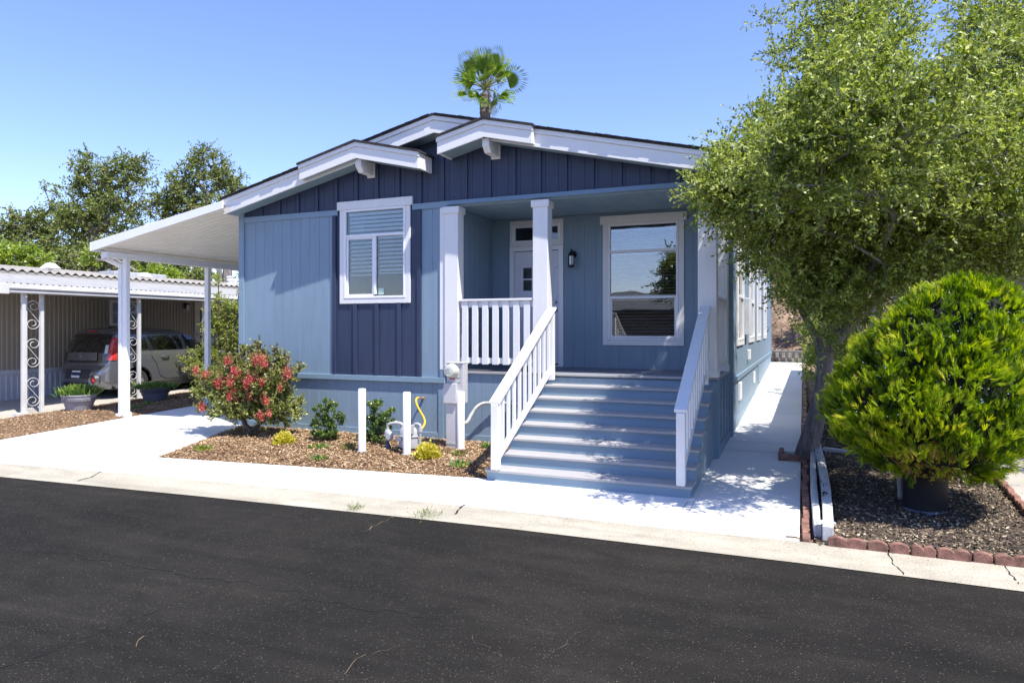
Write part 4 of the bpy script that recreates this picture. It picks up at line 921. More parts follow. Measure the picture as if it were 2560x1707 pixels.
part('fog_bezel', CARP, lambda mb: mb.lathe((0, 0, 0), [(.145, -.03), (.12, .05), (.078, .03)], 24, cap=False), lambda x, y, z: (rearP(.80, .42)[0] + x, rearP(.80, .42)[1] - z - .02, rearP(.80, .42)[2] + y), CO, smooth=True)
for side in (1, -1):
    S_ = lambda y, z: carY(y, z, .008, side)
    def win4(mb, ya, yb, yc, yd, z0, z1):             # ya..yb bottom, yc..yd top
        n = 8
        for i in range(n):
            for j in range(6):
                def P(i, j):
                    t = j / 6; a = ya + (yc - ya) * t; b = yb + (yd - yb) * t; return S_(a + (b - a) * i / n, z0 + (z1 - z0) * t)
                mb.quad(P(i, j), P(i + 1, j), P(i + 1, j + 1), P(i, j + 1))
    part('side_window', CARG, lambda mb: win4(mb, 1.28, 2.20, 1.22, 2.10, 1.10, 1.45), None, CO, smooth=True)
    part('side_window', CARG, lambda mb: win4(mb, 2.34, 3.25, 2.22, 2.72, 1.10, 1.46), None, CO, smooth=True)
    part('side_window', CARG, lambda mb: win4(mb, .62, 1.14, .72, 1.12, 1.13, 1.43), None, CO, smooth=True)
    def f(mb):
        for pts in ([(1.20, 1.47), (1.20, .95), (1.32, .78), (1.45, .45), (1.6, .38)], [(2.27, 1.47), (2.27, .9), (2.29, .38)], [(3.2, 1.05), (3.22, .8), (3.05, .38)], [(1.55, .375), (3.0, .375)]):
            P = []
            for (a, b), (c, d) in zip(pts, pts[1:]): P += [S_(a + (c - a) * t / 8, b + (d - b) * t / 8) for t in range(8)]
            mb.tube(P, .006, 4)
    part('door_seam', CARD, f, None, CO)
    part('sill', CARD, lambda mb: patch(mb, lambda y, z: carY(y, z, .02, side), lin(1.25, 2.95, 8), [.2, .27, .31]), None, CO)
    for y in (1.48, 2.48):
        part('door_handle', CARP, lambda mb: mb.tube([carY(y, .93, .02, side), carY(y + .04, .935, .045, side), carY(y + .18, .94, .045, side), carY(y + .22, .935, .02, side)], .017, 8), None, CO, smooth=True)
    part('wing_mirror', CARP, lambda mb: mb.lathe((CXX + side * 1.0, Y0 + 3.05, CZ0 + 1.08), [(.02, -.075), (.10, -.05), (.11, .03), (.06, .08)], 16, sx=1.0, sy=.6), None, CO, smooth=True)
    part('side_skirt_trim', CARD, lambda mb: mb.tube([carY(.37 + .01, .33, .01, side)] + [ (carY(.80 - .40 * math.cos(a), .325 + .40 * math.sin(a), .008, side)) for a in [math.pi * k / 14 for k in range(15)]], .016, 5), None, CO)
    for (wy, wz) in WH:
        xo = CXX + side * .885
        wh = part('wheel', TYRE, lambda mb: mb.lathe((0, 0, 0), [(.19, 0), (.29, .0), (.325, .03), (.33, .06), (.33, .17), (.30, .20), (.19, .2)], 36, cap=False), lambda x, y, z: (xo - side * z, Y0 + wy + x, CZ0 + wz + y), CO, smooth=True)
        def f(mb):
            mb.lathe((0, 0, 0), [(.225, .012), (.215, .0), (.195, .02), (.19, .12)], 36, cap=False); mb.lathe((0, 0, 0), [(.045, .03), (.04, .012), (.012, .008)], 16)
            for k in range(5):
                a = 2 * math.pi * k / 5 + .3
                for da in (0,):
                    c1, s1 = math.cos(a), math.sin(a); q = lambda r_, t, z: (r_ * c1 - t * s1, r_ * s1 + t * c1, z)
                    mb.add([q(.03, -.035, .02), q(.03, .035, .02), q(.205, .055, .012), q(.205, -.055, .012), q(.03, -.03, .05), q(.03, .03, .05), q(.2, .045, .04), q(.2, -.045, .04)], [(0, 1, 2, 3), (4, 5, 6, 7), (0, 1, 5, 4), (1, 2, 6, 5), (2, 3, 7, 6), (3, 0, 4, 7)])
        part('rim', RIMM, f, lambda x, y, z: (xo - side * z, Y0 + wy + x, CZ0 + wz + y), wh)
        part('wheel_well', BLACK, lambda mb: mb.lathe((0, 0, 0), [(.40, .06), (.40, .32), (.01, .33)], 24, cap=False), lambda x, y, z: (xo - side * z, Y0 + wy + x, CZ0 + wz + y), CO)
part('underbody', BLACK, lambda mb: mb.box(CXX - .8, CXX + .8, Y0 + .2, Y0 + 3.9, CZ0 + .18, CZ0 + .3), None, CO)
b0 = Vector((CXX + .02, Y0 + .75, CZ0 + 1.655))
part('aerial', BLACK, lambda mb: (mb.tube([b0 + Vector((-.0, 0, 0)), b0 + Vector((-.10, -.10, .30))], [.008, .004], 6), mb.box(b0.x - .03, b0.x + .03, b0.y - .05, b0.y + .12, b0.z - .03, b0.z + .005)), None, CO)
# ------------------------------------------------------------ meters, bollards, pots, edging
def onbed(px, py, H):
    # where the ray through a photo point meets the mulch surface
    u = (px - CX) / F; v = (YH - py) / F; t = 7.
    for k in range(40): t = t * .5 + .5 * (H((-_s + u * _c) * t, CAMY + (_c + u * _s) * t) - CAMZ) / v
    return (-_s + u * _c) * t, CAMY + (_c + u * _s) * t, CAMZ + v * t
def toy(p, y):
    # slide a point along its line of sight to another depth (fixing a misjudged distance)
    s_ = (y - CAMY) / (p[1] - CAMY); return (p[0] * s_, y, CAMZ + (p[2] - CAMZ) * s_)
def shift(y0, y1):
    s_ = (y1 - CAMY) / (y0 - CAMY); return lambda x, y, z: (x * s_, y1 + (y - y0) * s_, CAMZ + (z - CAMZ) * s_)
def bollard(loc, h, label):
    b = thing('bollard', loc, label, 'bollard', 'white painted steel bollards in the mulch bed')
    part('pipe', PVC, lambda mb: mb.lathe(loc, [(.054, -.05), (.054, h - .012), (.046, h - .001), (.0, h)], 24, cap=False), None, b, smooth=True)
    part('collar', OLDC, lambda mb: mb.lathe(loc, [(.075, -.03), (.070, .018), (.055, .024)], 14, cap=False), None, b)
    return b
bollard(onbed(905, 1130, H1), .90, 'white bollard left of the gas meter, between the two dark green shrubs')
bollard(onbed(1017, 1137, H1), .88, 'white bollard standing directly in front of the grey gas meter')
bollard(onbed(1152, 1124, H1), .84, 'white bollard in front of the round electric meter beside the steps')
EM = thing('electric_meter_pedestal', (-4.79, -.44, 0), 'pale metal electric meter cabinet with a round glass dial under the first porch column', 'electric meter')
part('pedestal', METER, lambda mb: mb.box(-4.893, -4.702, -.50, -.38, -.06, .64), shift(-.5, -.72), EM, bevel=.004)
part('cabinet', METER, lambda mb: (mb.box(-4.885, -4.665, -.49, -.34, .64, 1.225), mb.box(-4.90, -4.61, -.51, -.30, 1.226, 1.245), mb.box(-4.662, -4.613, -.49, -.34, .64, 1.222)), shift(-.5, -.72), EM, bevel=.004)
part('cabinet_door', METER, lambda mb: mb.box(-4.915, -4.705, -.54, -.492, .638, .935), shift(-.5, -.72), EM, bevel=.006)
part('cabinet_seam', GALV, lambda mb: (mb.box(-4.885, -4.66, -.495, -.49, 1.018, 1.026), mb.box(-4.885, -4.66, -.495, -.49, .948, .956), mb.box(-4.893, -4.70, -.506, -.50, .03, .05)), shift(-.5, -.72), EM)
mt = part('meter_dome', CREAM, lambda mb: mb.lathe((0, 0, 0), [(.108, 0), (.108, .03), (.098, .045), (.094, .10), (.075, .125), (.0, .13)], 32, cap=False), (lambda x, y, z: shift(-.5, -.72)(-4.79 + x, -.49 - z, 1.12 + y)), EM, smooth=True)
part('meter_face', GREYM, lambda mb: (mb.box(-4.845, -4.765, -.624, -.615, 1.135, 1.160), mb.box(-4.85, -4.75, -.622, -.614, 1.10, 1.105)), shift(-.5, -.72), mt)
part('meter_sticker', PETPI, lambda mb: mb.box(-4.84, -4.75, -.494, -.4905, .985, 1.012), shift(-.5, -.72), EM)
CT = thing('flexible_conduit', (-4.5, -.2, .3), 'ribbed grey conduit curving out of the third bollard towards the steps', 'conduit')
P = [toy((-4.66, -.40, .345), -.66), toy((-4.64, -.38, .335), -.60), toy((-4.615, -.34, .36), -.50), toy((-4.60, -.29, .42), -.38), (-4.585, -.25, .47), (-4.55, -.2, .545), (-4.51, -.17, .585), (-4.465, -.14, .61), (-4.42, -.12, .62)]
def smoothp(P, k=6):
    P = [Vector(p) for p in P]; out = []
    for i in range(len(P) - 1):
        p0, p1, p2, p3 = P[max(i - 1, 0)], P[i], P[i + 1], P[min(i + 2, len(P) - 1)]
        for j in range(k):
            t = j / k; out.append(.5 * ((2 * p1) + (-p0 + p2) * t + (2 * p0 - 5 * p1 + 4 * p2 - p3) * t * t + (-p0 + 3 * p1 - 3 * p2 + p3) * t ** 3))
    return out + [P[-1]]
Q = smoothp(P, 8); part('hose', GALV, lambda mb: mb.tube(Q, [.025 + .0035 * (i % 2) for i in range(len(Q))], 12), None, CT)
part('coupling', GALV, lambda mb: mb.tube([(-4.44, -.125, .618), (-4.30, -.07, .622), (-3.9, -.05, .622)], .026, 12), None, CT, smooth=True)
GM = thing('gas_meter', (-5.5, -.6, G(-.6)), 'grey gas meter with looped pipes behind the middle bollard', 'gas meter')
def f(mb):
    P = smoothp([(-5.83, -.62, .14), (-5.83, -.62, .25), (-5.80, -.62, .295), (-5.70, -.60, .315), (-5.63, -.58, .305), (-5.595, -.57, .27), (-5.595, -.57, .16)], 6)
    mb.tube(P, .022, 10); mb.tube([(-5.83, -.62, .16), (-5.83, -.62, .0), (-5.83, -.62, -.12)], .020, 10)
    mb.tube([(-5.715, -.603, .313), (-5.685, -.597, .316)], .031, 8); mb.tube([(-5.595, -.57, .245), (-5.595, -.57, .205)], .031, 8)
    mb.tube(smoothp([(-5.42, -.53, .14), (-5.42, -.53, .27), (-5.39, -.53, .305), (-5.34, -.53, .30), (-5.315, -.53, .27), (-5.315, -.53, .14)], 5), .021, 10)
    mb.tube([(-5.315, -.53, .25), (-5.315, -.53, .19)], .036, 8); mb.tube([(-5.315, -.53, .18), (-5.33, -.53, -.12)], .018, 10)
part('pipework', GREYM, f, shift(-.55, -.98), GM, smooth=True)
part('regulator', GREYM, lambda mb: (mb.lathe((-5.83, -.62, .05), [(.035, -.01), (.045, .02), (.045, .14), (.035, .16)], 12), mb.lathe((0, 0, 0), [(.072, .0), (.078, .02), (.05, .06)], 16)), (lambda x, y, z: shift(-.55, -.98)(*((x, y, z) if abs(x) > 1 else (-5.76 + x * .8, -.66 - z, .12 + y)))), GM, smooth=True)
part('shutoff_valve', mat('dark_blue_valve', (.05, .06, .11), .5), lambda mb: mb.lathe((-5.83, -.62, -.06), [(.045, -.08), (.05, .0), (.03, .06), (.02, .08), (.035, .09), (.035, .12), (.02, .13)], 12), shift(-.55, -.98), GM, smooth=True)
part('meter_body', GREYM, lambda mb: mb.lathe((-5.50, -.56, -.06), [(.09, -.02), (.15, .01), (.155, .06), (.15, .17), (.165, .175), (.165, .19), (.15, .195), (.145, .27), (.11, .31), (.05, .33)], 28, sy=.72), shift(-.55, -.98), GM, smooth=True)
part('index_box', GREYM, lambda mb: (mb.add([(-5.47, -.70, .13), (-5.38, -.70, .17), (-5.37, -.62, .17), (-5.46, -.62, .13), (-5.44, -.70, .30), (-5.37, -.70, .31), (-5.36, -.62, .31), (-5.43, -.62, .30)], [(0, 3, 2, 1), (4, 5, 6, 7), (0, 1, 5, 4), (1, 2, 6, 5), (2, 3, 7, 6), (3, 0, 4, 7)])), shift(-.55, -.98), GM, bevel=.006)
part('nameplate', METER, lambda mb: (mb.box(-5.66, -5.56, -.685, -.675, .05, .11), mb.box(-5.63, -5.57, -.69, -.68, -.02, .0)), shift(-.55, -.98), GM)
YH_ = thing('yellow_gas_hose', (-5.4, -.3, .3), 'yellow gas hose running from the gas meter up to the wall stub', 'hose')
Q = smoothp([toy(p, y) for p, y in [((-5.317, -.53, .19), -.96), ((-5.30, -.50, .24), -.94), ((-5.29, -.44, .31), -.86), ((-5.34, -.38, .38), -.74), ((-5.42, -.33, .45), -.60), ((-5.52, -.26, .53), -.44), ((-5.585, -.20, .60), -.30), ((-5.60, -.16, .64), -.20), ((-5.59, -.125, .655), -.13)]], 6)
part('hose', YELL, lambda mb: mb.tube(Q, .016, 10), None, YH_, smooth=True)
part('wall_stub', RUST, lambda mb: (mb.tube([(-5.60, -.14, .655), (-5.575, -.04, .64), (-5.565, .0, .636)], .014, 8), mb.tube([(-5.575, -.05, .640), (-5.566, -.004, .637)], .024, 8)), None, YH_, smooth=True)
tag(MB().tube([(-4.50, -.25, -.08), (-4.50, -.25, .05), (-4.46, -.26, .055), (-4.45, -.26, .02)], .011, 8).build('garden_tap', GALV), 'small metal garden tap at the foot of the porch skirting', 'tap')
# planter tubs
def tub(loc, label, m, r=.325, h=.33):
    t = thing('planter_tub', loc, label, 'planter', 'half barrel planter tubs on the mulch strip')
    part('tub', m, lambda mb: mb.lathe(loc, [(r * .66, -.02), (r * .70, .02), (r * .88, h * .6), (r, h * .94), (r * 1.03, h), (r * 1.0, h + .01), (r * .93, h), (r * .9, h - .04), (.01, h - .04)], 40, cap=False), None, t, smooth=True)
    part('tub_band', POTB if m is POTN else mat('grey_resin_band', (.22, .22, .26), .6), lambda mb: mb.lathe(loc, [(r * .925, h * .62), (r * .955, h * .64), (r * .985, h * .80), (r * .965, h * .82)], 40, cap=False), None, t, smooth=True)
    return t
tub((-13.86, .16, H2(-13.86, .16) - .03), 'pale grey half barrel planter standing in the sun', POTM)
tub((-13.62, 1.79, H2(-13.62, 1.79) - .03), 'dark navy half barrel planter standing in the shade of the carport', POTN)
def rosette(name, loc, label, n, L, W, m, seed, up=.7, spread=.2, cat='plant', thickk=.35):
    rg = np.random.default_rng(seed); P = np.stack([rg.normal(0, spread, n), rg.normal(0, spread, n), rg.uniform(-.01, .03, n)], 1); D = P * [2.2, 2.2, 0] + rg.normal(0, .35, (n, 3)) + [0, 0, up]
    o = leafmesh(name, P + np.array(loc), D, rg.normal(size=(n, 3)) * .6 + [0, -.5, .5], L * rg.uniform(.5, 1.2, n), W * rg.uniform(.7, 1.2, n), m, None, rg.random(n), fold=thickk)
    return tag(o, label, cat)
rosette('succulent_plant', (-13.86, .16, .33), 'upright green succulent with yellow tips in the pale grey tub', 760, .23, .040, LEAFSU, 4, 1.3, .12)
rosette('flowering_plant', (-13.62, 1.79, .39), 'spreading bright green plant with yellow buds in the navy tub', 1300, .14, .024, LEAFSU, 5, .6, .17)
rosette('small_flower', (-12.95, .75, G(.7) + .03), 'tiny yellow flowered plant in the mulch strip near the carport post', 60, .10, .02, LEAFSU, 6, .5, .07)
rosette('small_flower', (-13.25, 1.35, G(1) + .03), 'small silvery plant with a yellow bloom below the navy tub', 60, .10, .02, LEAFSU, 7, .4, .08)
for i, (px, py, lb) in enumerate([(800, 1121, 'small low green ground plant below the left dark green shrub'), (874, 1119, 'small low plant just left of the first bollard'), (797, 1150, 'small low plant near the front edge of the mulch'), (1145, 1139, 'small reddish ground plant at the foot of the third bollard'),
                                (1151, 1166, 'small low plant in the mulch nearest the steps and the walk'), (506, 1126, 'tiny ground plant in front of the crape myrtle'), (1222, 1120, 'small green plant growing against the side of the steps')]):
    q = onbed(px, py, H1); rosette('ground_plant', (q[0], q[1], q[2] + .005), lb, 90, .07, .022, LEAFMY if i in (1, 3) else LEAFLIME if i == 5 else LEAFSU, 20 + i, .5, .05)
for i, (px, py, lb) in enumerate([(1062, 1291, 'larger tuft of grass growing where the kerb meets the road'), (890, 1272, 'smaller tuft of grass growing where the kerb meets the road')]):
    q = gp(px, py, -.13); rosette('grass_tuft', (q[0], q[1], -.135), lb, 120 if i == 0 else 70, .075, .005, GRASSM, 40 + i, .5, .07 if i == 0 else .04, 'grass')
# big potted conifer
PT = thing('nursery_pot', (1.11, -1.72, G(-1.7)), 'black plastic nursery pot holding the round golden conifer', 'pot')
part('pot', NURS, lambda mb: mb.lathe((1.11, -1.72, G(-1.7)), [(.185, -.02), (.19, .02), (.198, .36), (.205, .37), (.205, .40), (.19, .40), (.18, .36), (.01, .36)], 40, cap=False), None, PT, smooth=True)
part('pot_rim', mat('faded_plastic_edge', (.10, .12, .2), .5, var=.4, vs=9), lambda mb: mb.lathe((1.11, -1.72, G(-1.7)), [(.192, .0), (.196, .005), (.196, .035), (.192, .04)], 40, cap=False), None, PT)
tag(MB().tube([(.925, -1.5, G(-1.5) - .03), (.905, -1.5, .55)], .028, 10).build('wooden_stake', STAKE, smooth=True), 'grey wooden stake beside the black nursery pot', 'stake')
# edging bricks
def scallop(w, h, d, n=2, seed=0):
    pts = [(-w / 2, -.05), (w / 2, -.05)]
    m_ = 8 * n
    for i in range(m_ + 1):
        t = i / m_; x = w / 2 - w * t; pts.append((x, h - .026 + .026 * abs(math.sin(t * math.pi * n)) ** .7))
    return pts
eg = 'scalloped red edging bricks along the kerb'
r = random.Random(12); x = .19; k = 0
front = []
lbs = ['red scalloped edging brick at the foot of the white timber', 'second red edging brick from the white timber', 'third red edging brick from the white timber', 'fourth red edging brick from the white timber', 'crumbled edging brick with weeds along the kerb', 'single humped red edging brick, sixth from the timber', 'wide double humped brick below the nursery pot, right of the single hump', 'low broken red edging brick lying flat', 'scalloped brick right of the low broken one', 'edging brick at the far right end of the kerb row', 'outermost edging brick on the right']
for k, (wd, n) in enumerate([(.30, 2), (.155, 1), (.155, 1), (.18, 2), (.24, 2), (.14, 1), (.26, 2), (.26, 0), (.30, 2), (.28, 2), (.28, 2)]):
    m_ = MB(); c = x + wd / 2; h = .082 if n else .045; yy = -3.115 + r.uniform(-.008, .008) + .0
    pts = [(c + a, G(-3.1) + b) for a, b in (scallop(wd - .008, h, 0, n) if n else [(-wd / 2, -.05), (wd / 2 - .01, -.05), (wd / 2 - .02, .04), (-wd / 2 + .02, .055)])]
    m_.ext(pts, 1, yy, yy + .06); o = m_.build('edging_brick', BRICK, bevel=.006, segs=2); tag(o, lbs[k], 'brick', eg); x += wd + .004
eg2 = 'red edging bricks between the walk and the bark bed'
y = -3.08; k = 0
while y < .15:
    l = .30; m_ = MB(); xo = -.012 + r.uniform(-.012, .012); h = .05 + r.uniform(0, .012)
    pts = [(y + l / 2 + a, G(y) + b) for a, b in scallop(l - .01, h, 0, 4)]
    m_.ext(pts, 0, xo, xo + .065); tag(m_.build('edging_brick', BRICK, bevel=.005), 'dark red scalloped edging brick lying in the row between walk and white timber', 'brick', eg2); y += l + .004; k += 1
eg3 = 'red bricks framing the tree trunk'
for k, (x, lb) in enumerate([(-.23, 'scalloped brick at the left corner of the tree trunk notch'), (-.08, 'scalloped brick in front of the trunk, middle of the three'), (.07, 'scalloped brick in front of the trunk, nearest the white timber')]):
    m_ = MB(); m_.ext([(x + a, G(.2) + b) for a, b in scallop(.145, .085, 0, 1)], 1, .165, .225); tag(m_.build('edging_brick', BRICK, bevel=.006, segs=2), lb, 'brick', eg3)
m_ = MB(); m_.ext([(.5 + a, G(.5) + b) for a, b in scallop(.50, .085, 0, 2)], 0, -.305, -.245); tag(m_.build('edging_brick', BRICK, bevel=.006), 'long scalloped brick along the left side of the tree trunk notch', 'brick', eg3)
eg4 = 'brown edging bricks along the far side path'
y = .85
while y < 15.5:
    l = .30; m_ = MB(); xo = -.015 + r.uniform(-.018, .018); h = .06 + r.uniform(0, .03)
    m_.ext([(y + .005, G(y) - .05), (y + l - .005, G(y) - .05), (y + l - .005, G(y) + h), (y + .005, G(y) + h)], 0, xo, xo + .08); tag(m_.build('edging_brick', BRICKB, bevel=.006), 'brown brick in the uneven row along the side path beyond the tree', 'brick', eg4); y += l + .006
eg5 = 'red bricks bordering the right hand driveway'
for k in range(12):
    y = -2.9 + k * .30; xa = lerp([(-3, 1.99), (-1.7, 1.96), (.2, 2.05), (1, 2.1)], y)
    m_ = MB(); m_.ext([(y + .15 + a, G(y) + b) for a, b in scallop(.29, .075, 0, 3)], 0, xa, xa + .06); tag(m_.build('edging_brick', BRICK, bevel=.005), 'scalloped red brick in the slanting row beside the right hand driveway', 'brick', eg5)
# weathered timbers
def timber(x0, x1, y0, y1, zt_, thk, name, label, seed, bow=.02, ends=None):
    r = random.Random(seed); n = 16; mb = MB(); vs = []
    for i in range(n + 1):
        t = i / n; y = y0 + (y1 - y0) * t; o = bow * math.sin(t * math.pi * 1.3) + r.uniform(-.003, .003); z = G(y) + zt_ + r.uniform(-.003, .003) + .012 * math.sin(t * 5)
        vs += [(x0 + o, y, z - thk), (x1 + o, y, z - thk), (x1 + o, y, z), (x0 + o + (x1 - x0) * .5, y, z + .006), (x0 + o, y, z)]
    fs = []
    for i in range(n):
        for k in range(5): a = i * 5 + k; b = i * 5 + (k + 1) % 5; fs.append((a, b, b + 5, a + 5))
    fs += [tuple(range(5)), tuple(range(n * 5 + 4, n * 5 - 1, -1))]
    o = mb.add(vs, fs).build(name, TIMBER, bevel=.008, segs=2); return tag(o, label, 'timber', 'weathered white edging timbers')
t1 = timber(.155, .245, -2.99, 1.02, .125, .13, 'edging_timber', 'wide cracked white timber running from the kerb back to the trunk', 1, .02)
t2 = timber(.085, .150, -2.90, 1.00, .10, .11, 'edging_timber', 'narrower white timber lying tight against the walk side of the wide one', 2, -.012)
cr = MB(); r = random.Random(9)
for i in range(46):
    y = r.uniform(-2.3, .9); xx = r.uniform(.17, .23); l = r.uniform(.05, .3); z = G(y) + .125 + .012 * math.sin((y + 2.99) / 4.01 * 5) + .0055
    cr.quad((xx, y, z), (xx + .004, y, z), (xx + .004, y + l, z), (xx, y + l, z))
for i in range(8):
    y = -1.95 + r.uniform(-.08, .1); xx = .19 + r.uniform(-.02, .035); z = G(y) + .125 + .012 * math.sin((y + 2.99) / 4.01 * 5) + .0058
    cr.quad((xx, y, z), (xx + .02, y + .01, z), (xx + .018, y + .05, z), (xx + .003, y + .04, z))
cr.build('rot_crack', CRACK, t1)
m_ = MB(); m_.add([(.10, -2.93, .10), (.26, -2.80, .06), (.27, -2.83, .06), (.11, -2.98, .09), (.10, -2.93, .115), (.26, -2.80, .075), (.27, -2.83, .075), (.11, -2.98, .105)], [(0, 3, 2, 1), (4, 5, 6, 7), (0, 1, 5, 4), (1, 2, 6, 5), (2, 3, 7, 6), (3, 0, 4, 7)]); m_.v = [(a, b, c - .05) for a, b, c in m_.v]
tag(m_.build('timber_splinter', TIMBER), 'splintered scrap of white wood across the front end of the timbers', 'timber scrap')
m_ = MB(); a, b = Vector((.26, 1.0, G(1) + .055)), Vector((1.9, .38, G(.4) + .055)); d = (b - a).normalized(); nn = Vector((-d.y, d.x, 0)) * .04
m_.add([a - nn - Vector((0, 0, .08)), b - nn - Vector((0, 0, .08)), b + nn - Vector((0, 0, .08)), a + nn - Vector((0, 0, .08)), a - nn, b - nn, b + nn, a + nn], [(0, 3, 2, 1), (4, 5, 6, 7), (0, 1, 5, 4), (1, 2, 6, 5), (2, 3, 7, 6), (3, 0, 4, 7)])
tag(m_.build('edging_timber', TIMBER, bevel=.006), 'straight white board lying crosswise behind the conifer', 'timber', 'weathered white edging timbers')
for k, (x, y, lb) in enumerate([(.45, 1.75, 'red brick lying flat in the dark bark just behind the trunk'), (.62, 2.5, 'orange red brick standing further back behind the trunk')]):
    m_ = MB(); m_.box(x - .05, x + .25, y, y + .09, G(y), G(y) + .08); tag(m_.build('loose_brick', BRICK, bevel=.008), lb, 'brick')
tag(MB().tube([(-.14, -3.02, G(-3) + .012), (-.06, -3.04, G(-3) + .02), (-.02, -3.06, G(-3) + .012)], [.006, .008, .004], 6).build('dry_twig', TWIGB), 'short dry twig lying on the walk by the end of the bricks', 'twig')
# ------------------------------------------------------------ trees and shrubs
def plant(name, loc, label, cat, skel, ells, nA, twigs, tlen, nl, L, W, leafm, barkm, seed, rtip=.004, shell=.55, spread=.9, up=.25, step=.25, jit=.05, ex=2.3, group=None, twigr=.0022, tw=True, tintf=None, keep=None, trunk='trunk', crown='crown', extraA=None, fold=.18, wpos=.5, every=1):
    rg = np.random.default_rng(seed); t = thing(name, loc, label, cat, group)
    A = samp(ells, nA, rg, shell)
    if extraA is not None: A = np.concatenate([A, extraA])
    if keep is not None: A = A[[keep(a) for a in A]]
    pos, par, rmin, tips, dirs = grow(skel, A, rg, step, jit)
    tk = skelmesh(trunk, pos, par, rmin, tips, barkm, t, rtip, ex)
    tp = np.array([pos[i] for i in tips])
    P, D, Nn, ti, info = twig_leaves(tp, dirs, rg, twigs, tlen, nl, spread, up)
    n = len(P); tint = np.clip(rg.normal(.5, .17, n) + rg.normal(0, .10, len(info[0]))[ti], 0, 1)
    if tintf is not None: tint = tintf(P, tint, rg)
    leafmesh(crown, P, D, Nn, L * rg.uniform(.6, 1.25, n), W * rg.uniform(.7, 1.2, n), leafm, t, tint, fold, wpos)
    if tw: twigs_mesh('twigs', info, barkm, t, twigr, every)
    return t, tp
def E_(px, py, d, rx, rz, ry=None):                   # an ellipsoid read off the photograph, radii in pixels
    c = at(px, py, d); k = d / F; return (tuple(c), (rx * k, (ry if ry else (rx + rz) / 2 * k), rz * k))
# the big tree by the side path
sk = [((.02, .68, -.10), -1, .17), ((.06, .64, .12), 0, .145), ((.14, .58, .45), 1, .122), ((.22, .50, .82), 2, .112), ((.27, .44, 1.15), 3, .108), ((.27, .38, 1.45), 4, .095),
      ((.12, .30, 1.70), 5, .05), ((-.02, .20, 2.0), 6, .045), ((-.12, .0, 2.35), 7, .035), ((-.25, -.3, 2.75), 8, .025),
      ((.36, .38, 1.80), 5, .085), ((.50, .32, 2.3), 10, .075), ((.60, .2, 3.0), 11, .055), ((.62, .1, 3.8), 12, .04),
      ((.62, .34, 1.85), 5, .070), ((1.05, .25, 2.35), 14, .06), ((1.5, .1, 2.9), 15, .045), ((1.9, 0, 3.7), 16, .035), ((.75, -.4, 2.5), 10, .045), ((.9, -1.2, 2.9), 18, .035)]
EL = [E_(2110, 240, 9.0, 215, 250, 1.3), E_(2500, 260, 8.8, 190, 230, 1.3), E_(2130, 500, 8.3, 320, 170, 1.7), E_(2480, 520, 8.0, 330, 190, 1.8), E_(1860, 470, 7.9, 110, 95, .55), E_(2030, 700, 8.9, 150, 110, .7),
      E_(2300, 380, 7.8, 250, 130, 1.4), E_(2860, 380, 8.6, 300, 330, 1.8), E_(1950, 330, 8.6, 90, 120, .6), E_(1900, 560, 8.4, 110, 100, .6), E_(2250, 640, 9.0, 220, 100, .9), ((.5, -2.5, 3.5), (1.0, .8, .5)), E_(2080, 680, 8.6, 170, 110, .8), E_(1960, 600, 8.3, 150, 120, .8), E_(2400, 640, 8.6, 260, 80, 1.0), E_(2150, 420, 7.6, 260, 160, .8), E_(1850, 480, 7.8, 120, 80, .4), ((.15, -2.6, 3.2), (.9, .7, .45)), ((-.2, -1.4, 3.3), (.7, .8, .4)), E_(1985, 745, 8.7, 100, 70, .5), E_(2100, 740, 8.4, 120, 80, .6), E_(2065, 830, 8.7, 55, 50, .3), E_(2220, 690, 8.1, 160, 70, .5), ((.8, -2.7, 3.9), (1.0, .8, .5)), ((.0, -2.0, 3.6), (.8, .9, .4)), E_(1780, 470, 7.8, 80, 60, .4), E_(1840, 420, 8.0, 90, 80, .4), E_(2140, 40, 9.0, 180, 120, .8), E_(2500, 60, 8.8, 150, 120, .8)]
rg = np.random.default_rng(77)
ex = [at(*p) for p in [(1700, 470, 7.9), (1745, 452, 7.9), (1780, 500, 7.8), (1800, 420, 8.0), (1790, 375, 8.3), (1830, 345, 8.4), (1880, 110, 9), (1925, 60, 9), (1872, 190, 9), (1875, 240, 8.8), (1990, 15, 9), (2060, 5, 9), (2150, 30, 9), (2230, 20, 9), (2290, 90, 9),
      (2330, 20, 9), (2370, 60, 8.8), (2340, 120, 8.8), (2300, 180, 8.8), (2420, 20, 8.7), (2450, -10, 8.7), (2500, 15, 8.7), (2540, 20, 8.7), (2270, -10, 9), (1740, 480, 7.7), (1770, 545, 7.9), (1815, 600, 8.2), (1860, 660, 8.6), (1890, 700, 8.8), (1910, 745, 8.9), (2030, 850, 9.0), (2090, 870, 8.9), (2080, 800, 8.9), (1985, 770, 9)]]
def keepA(a):
    d = -_s * a[0] + _c * (a[1] - CAMY); r_ = _c * a[0] + _s * (a[1] - CAMY); px = CX + F * r_ / d; py = YH - F * (a[2] - CAMZ) / d
    if d < 5.4: return False
    s_ = (a[2] - 1.15) / 4.1; hx, hy = a[0] - 2 * s_, a[1] + s_
    if .5 < hx < 2.3 and -2.75 < hy < -.95: return False
    left = lerp([(-400, 1900), (0, 1840), (60, 1790), (110, 1880), (230, 1900), (330, 1830), (390, 1745), (480, 1715), (560, 1780), (640, 1830), (700, 1890), (760, 1960), (900, 2060)], py) + 28
    if px < left: return False
    if py > lerp([(1700, 520), (1830, 650), (1930, 735), (1990, 830), (2060, 880), (2120, 830), (2250, 740), (3000, 760)], px): return False
    if abs(px - 2345 - (100 - py) * .12) < lerp([(-100, 70), (100, 60), (230, 26), (300, 0)], py) : return False
    return True
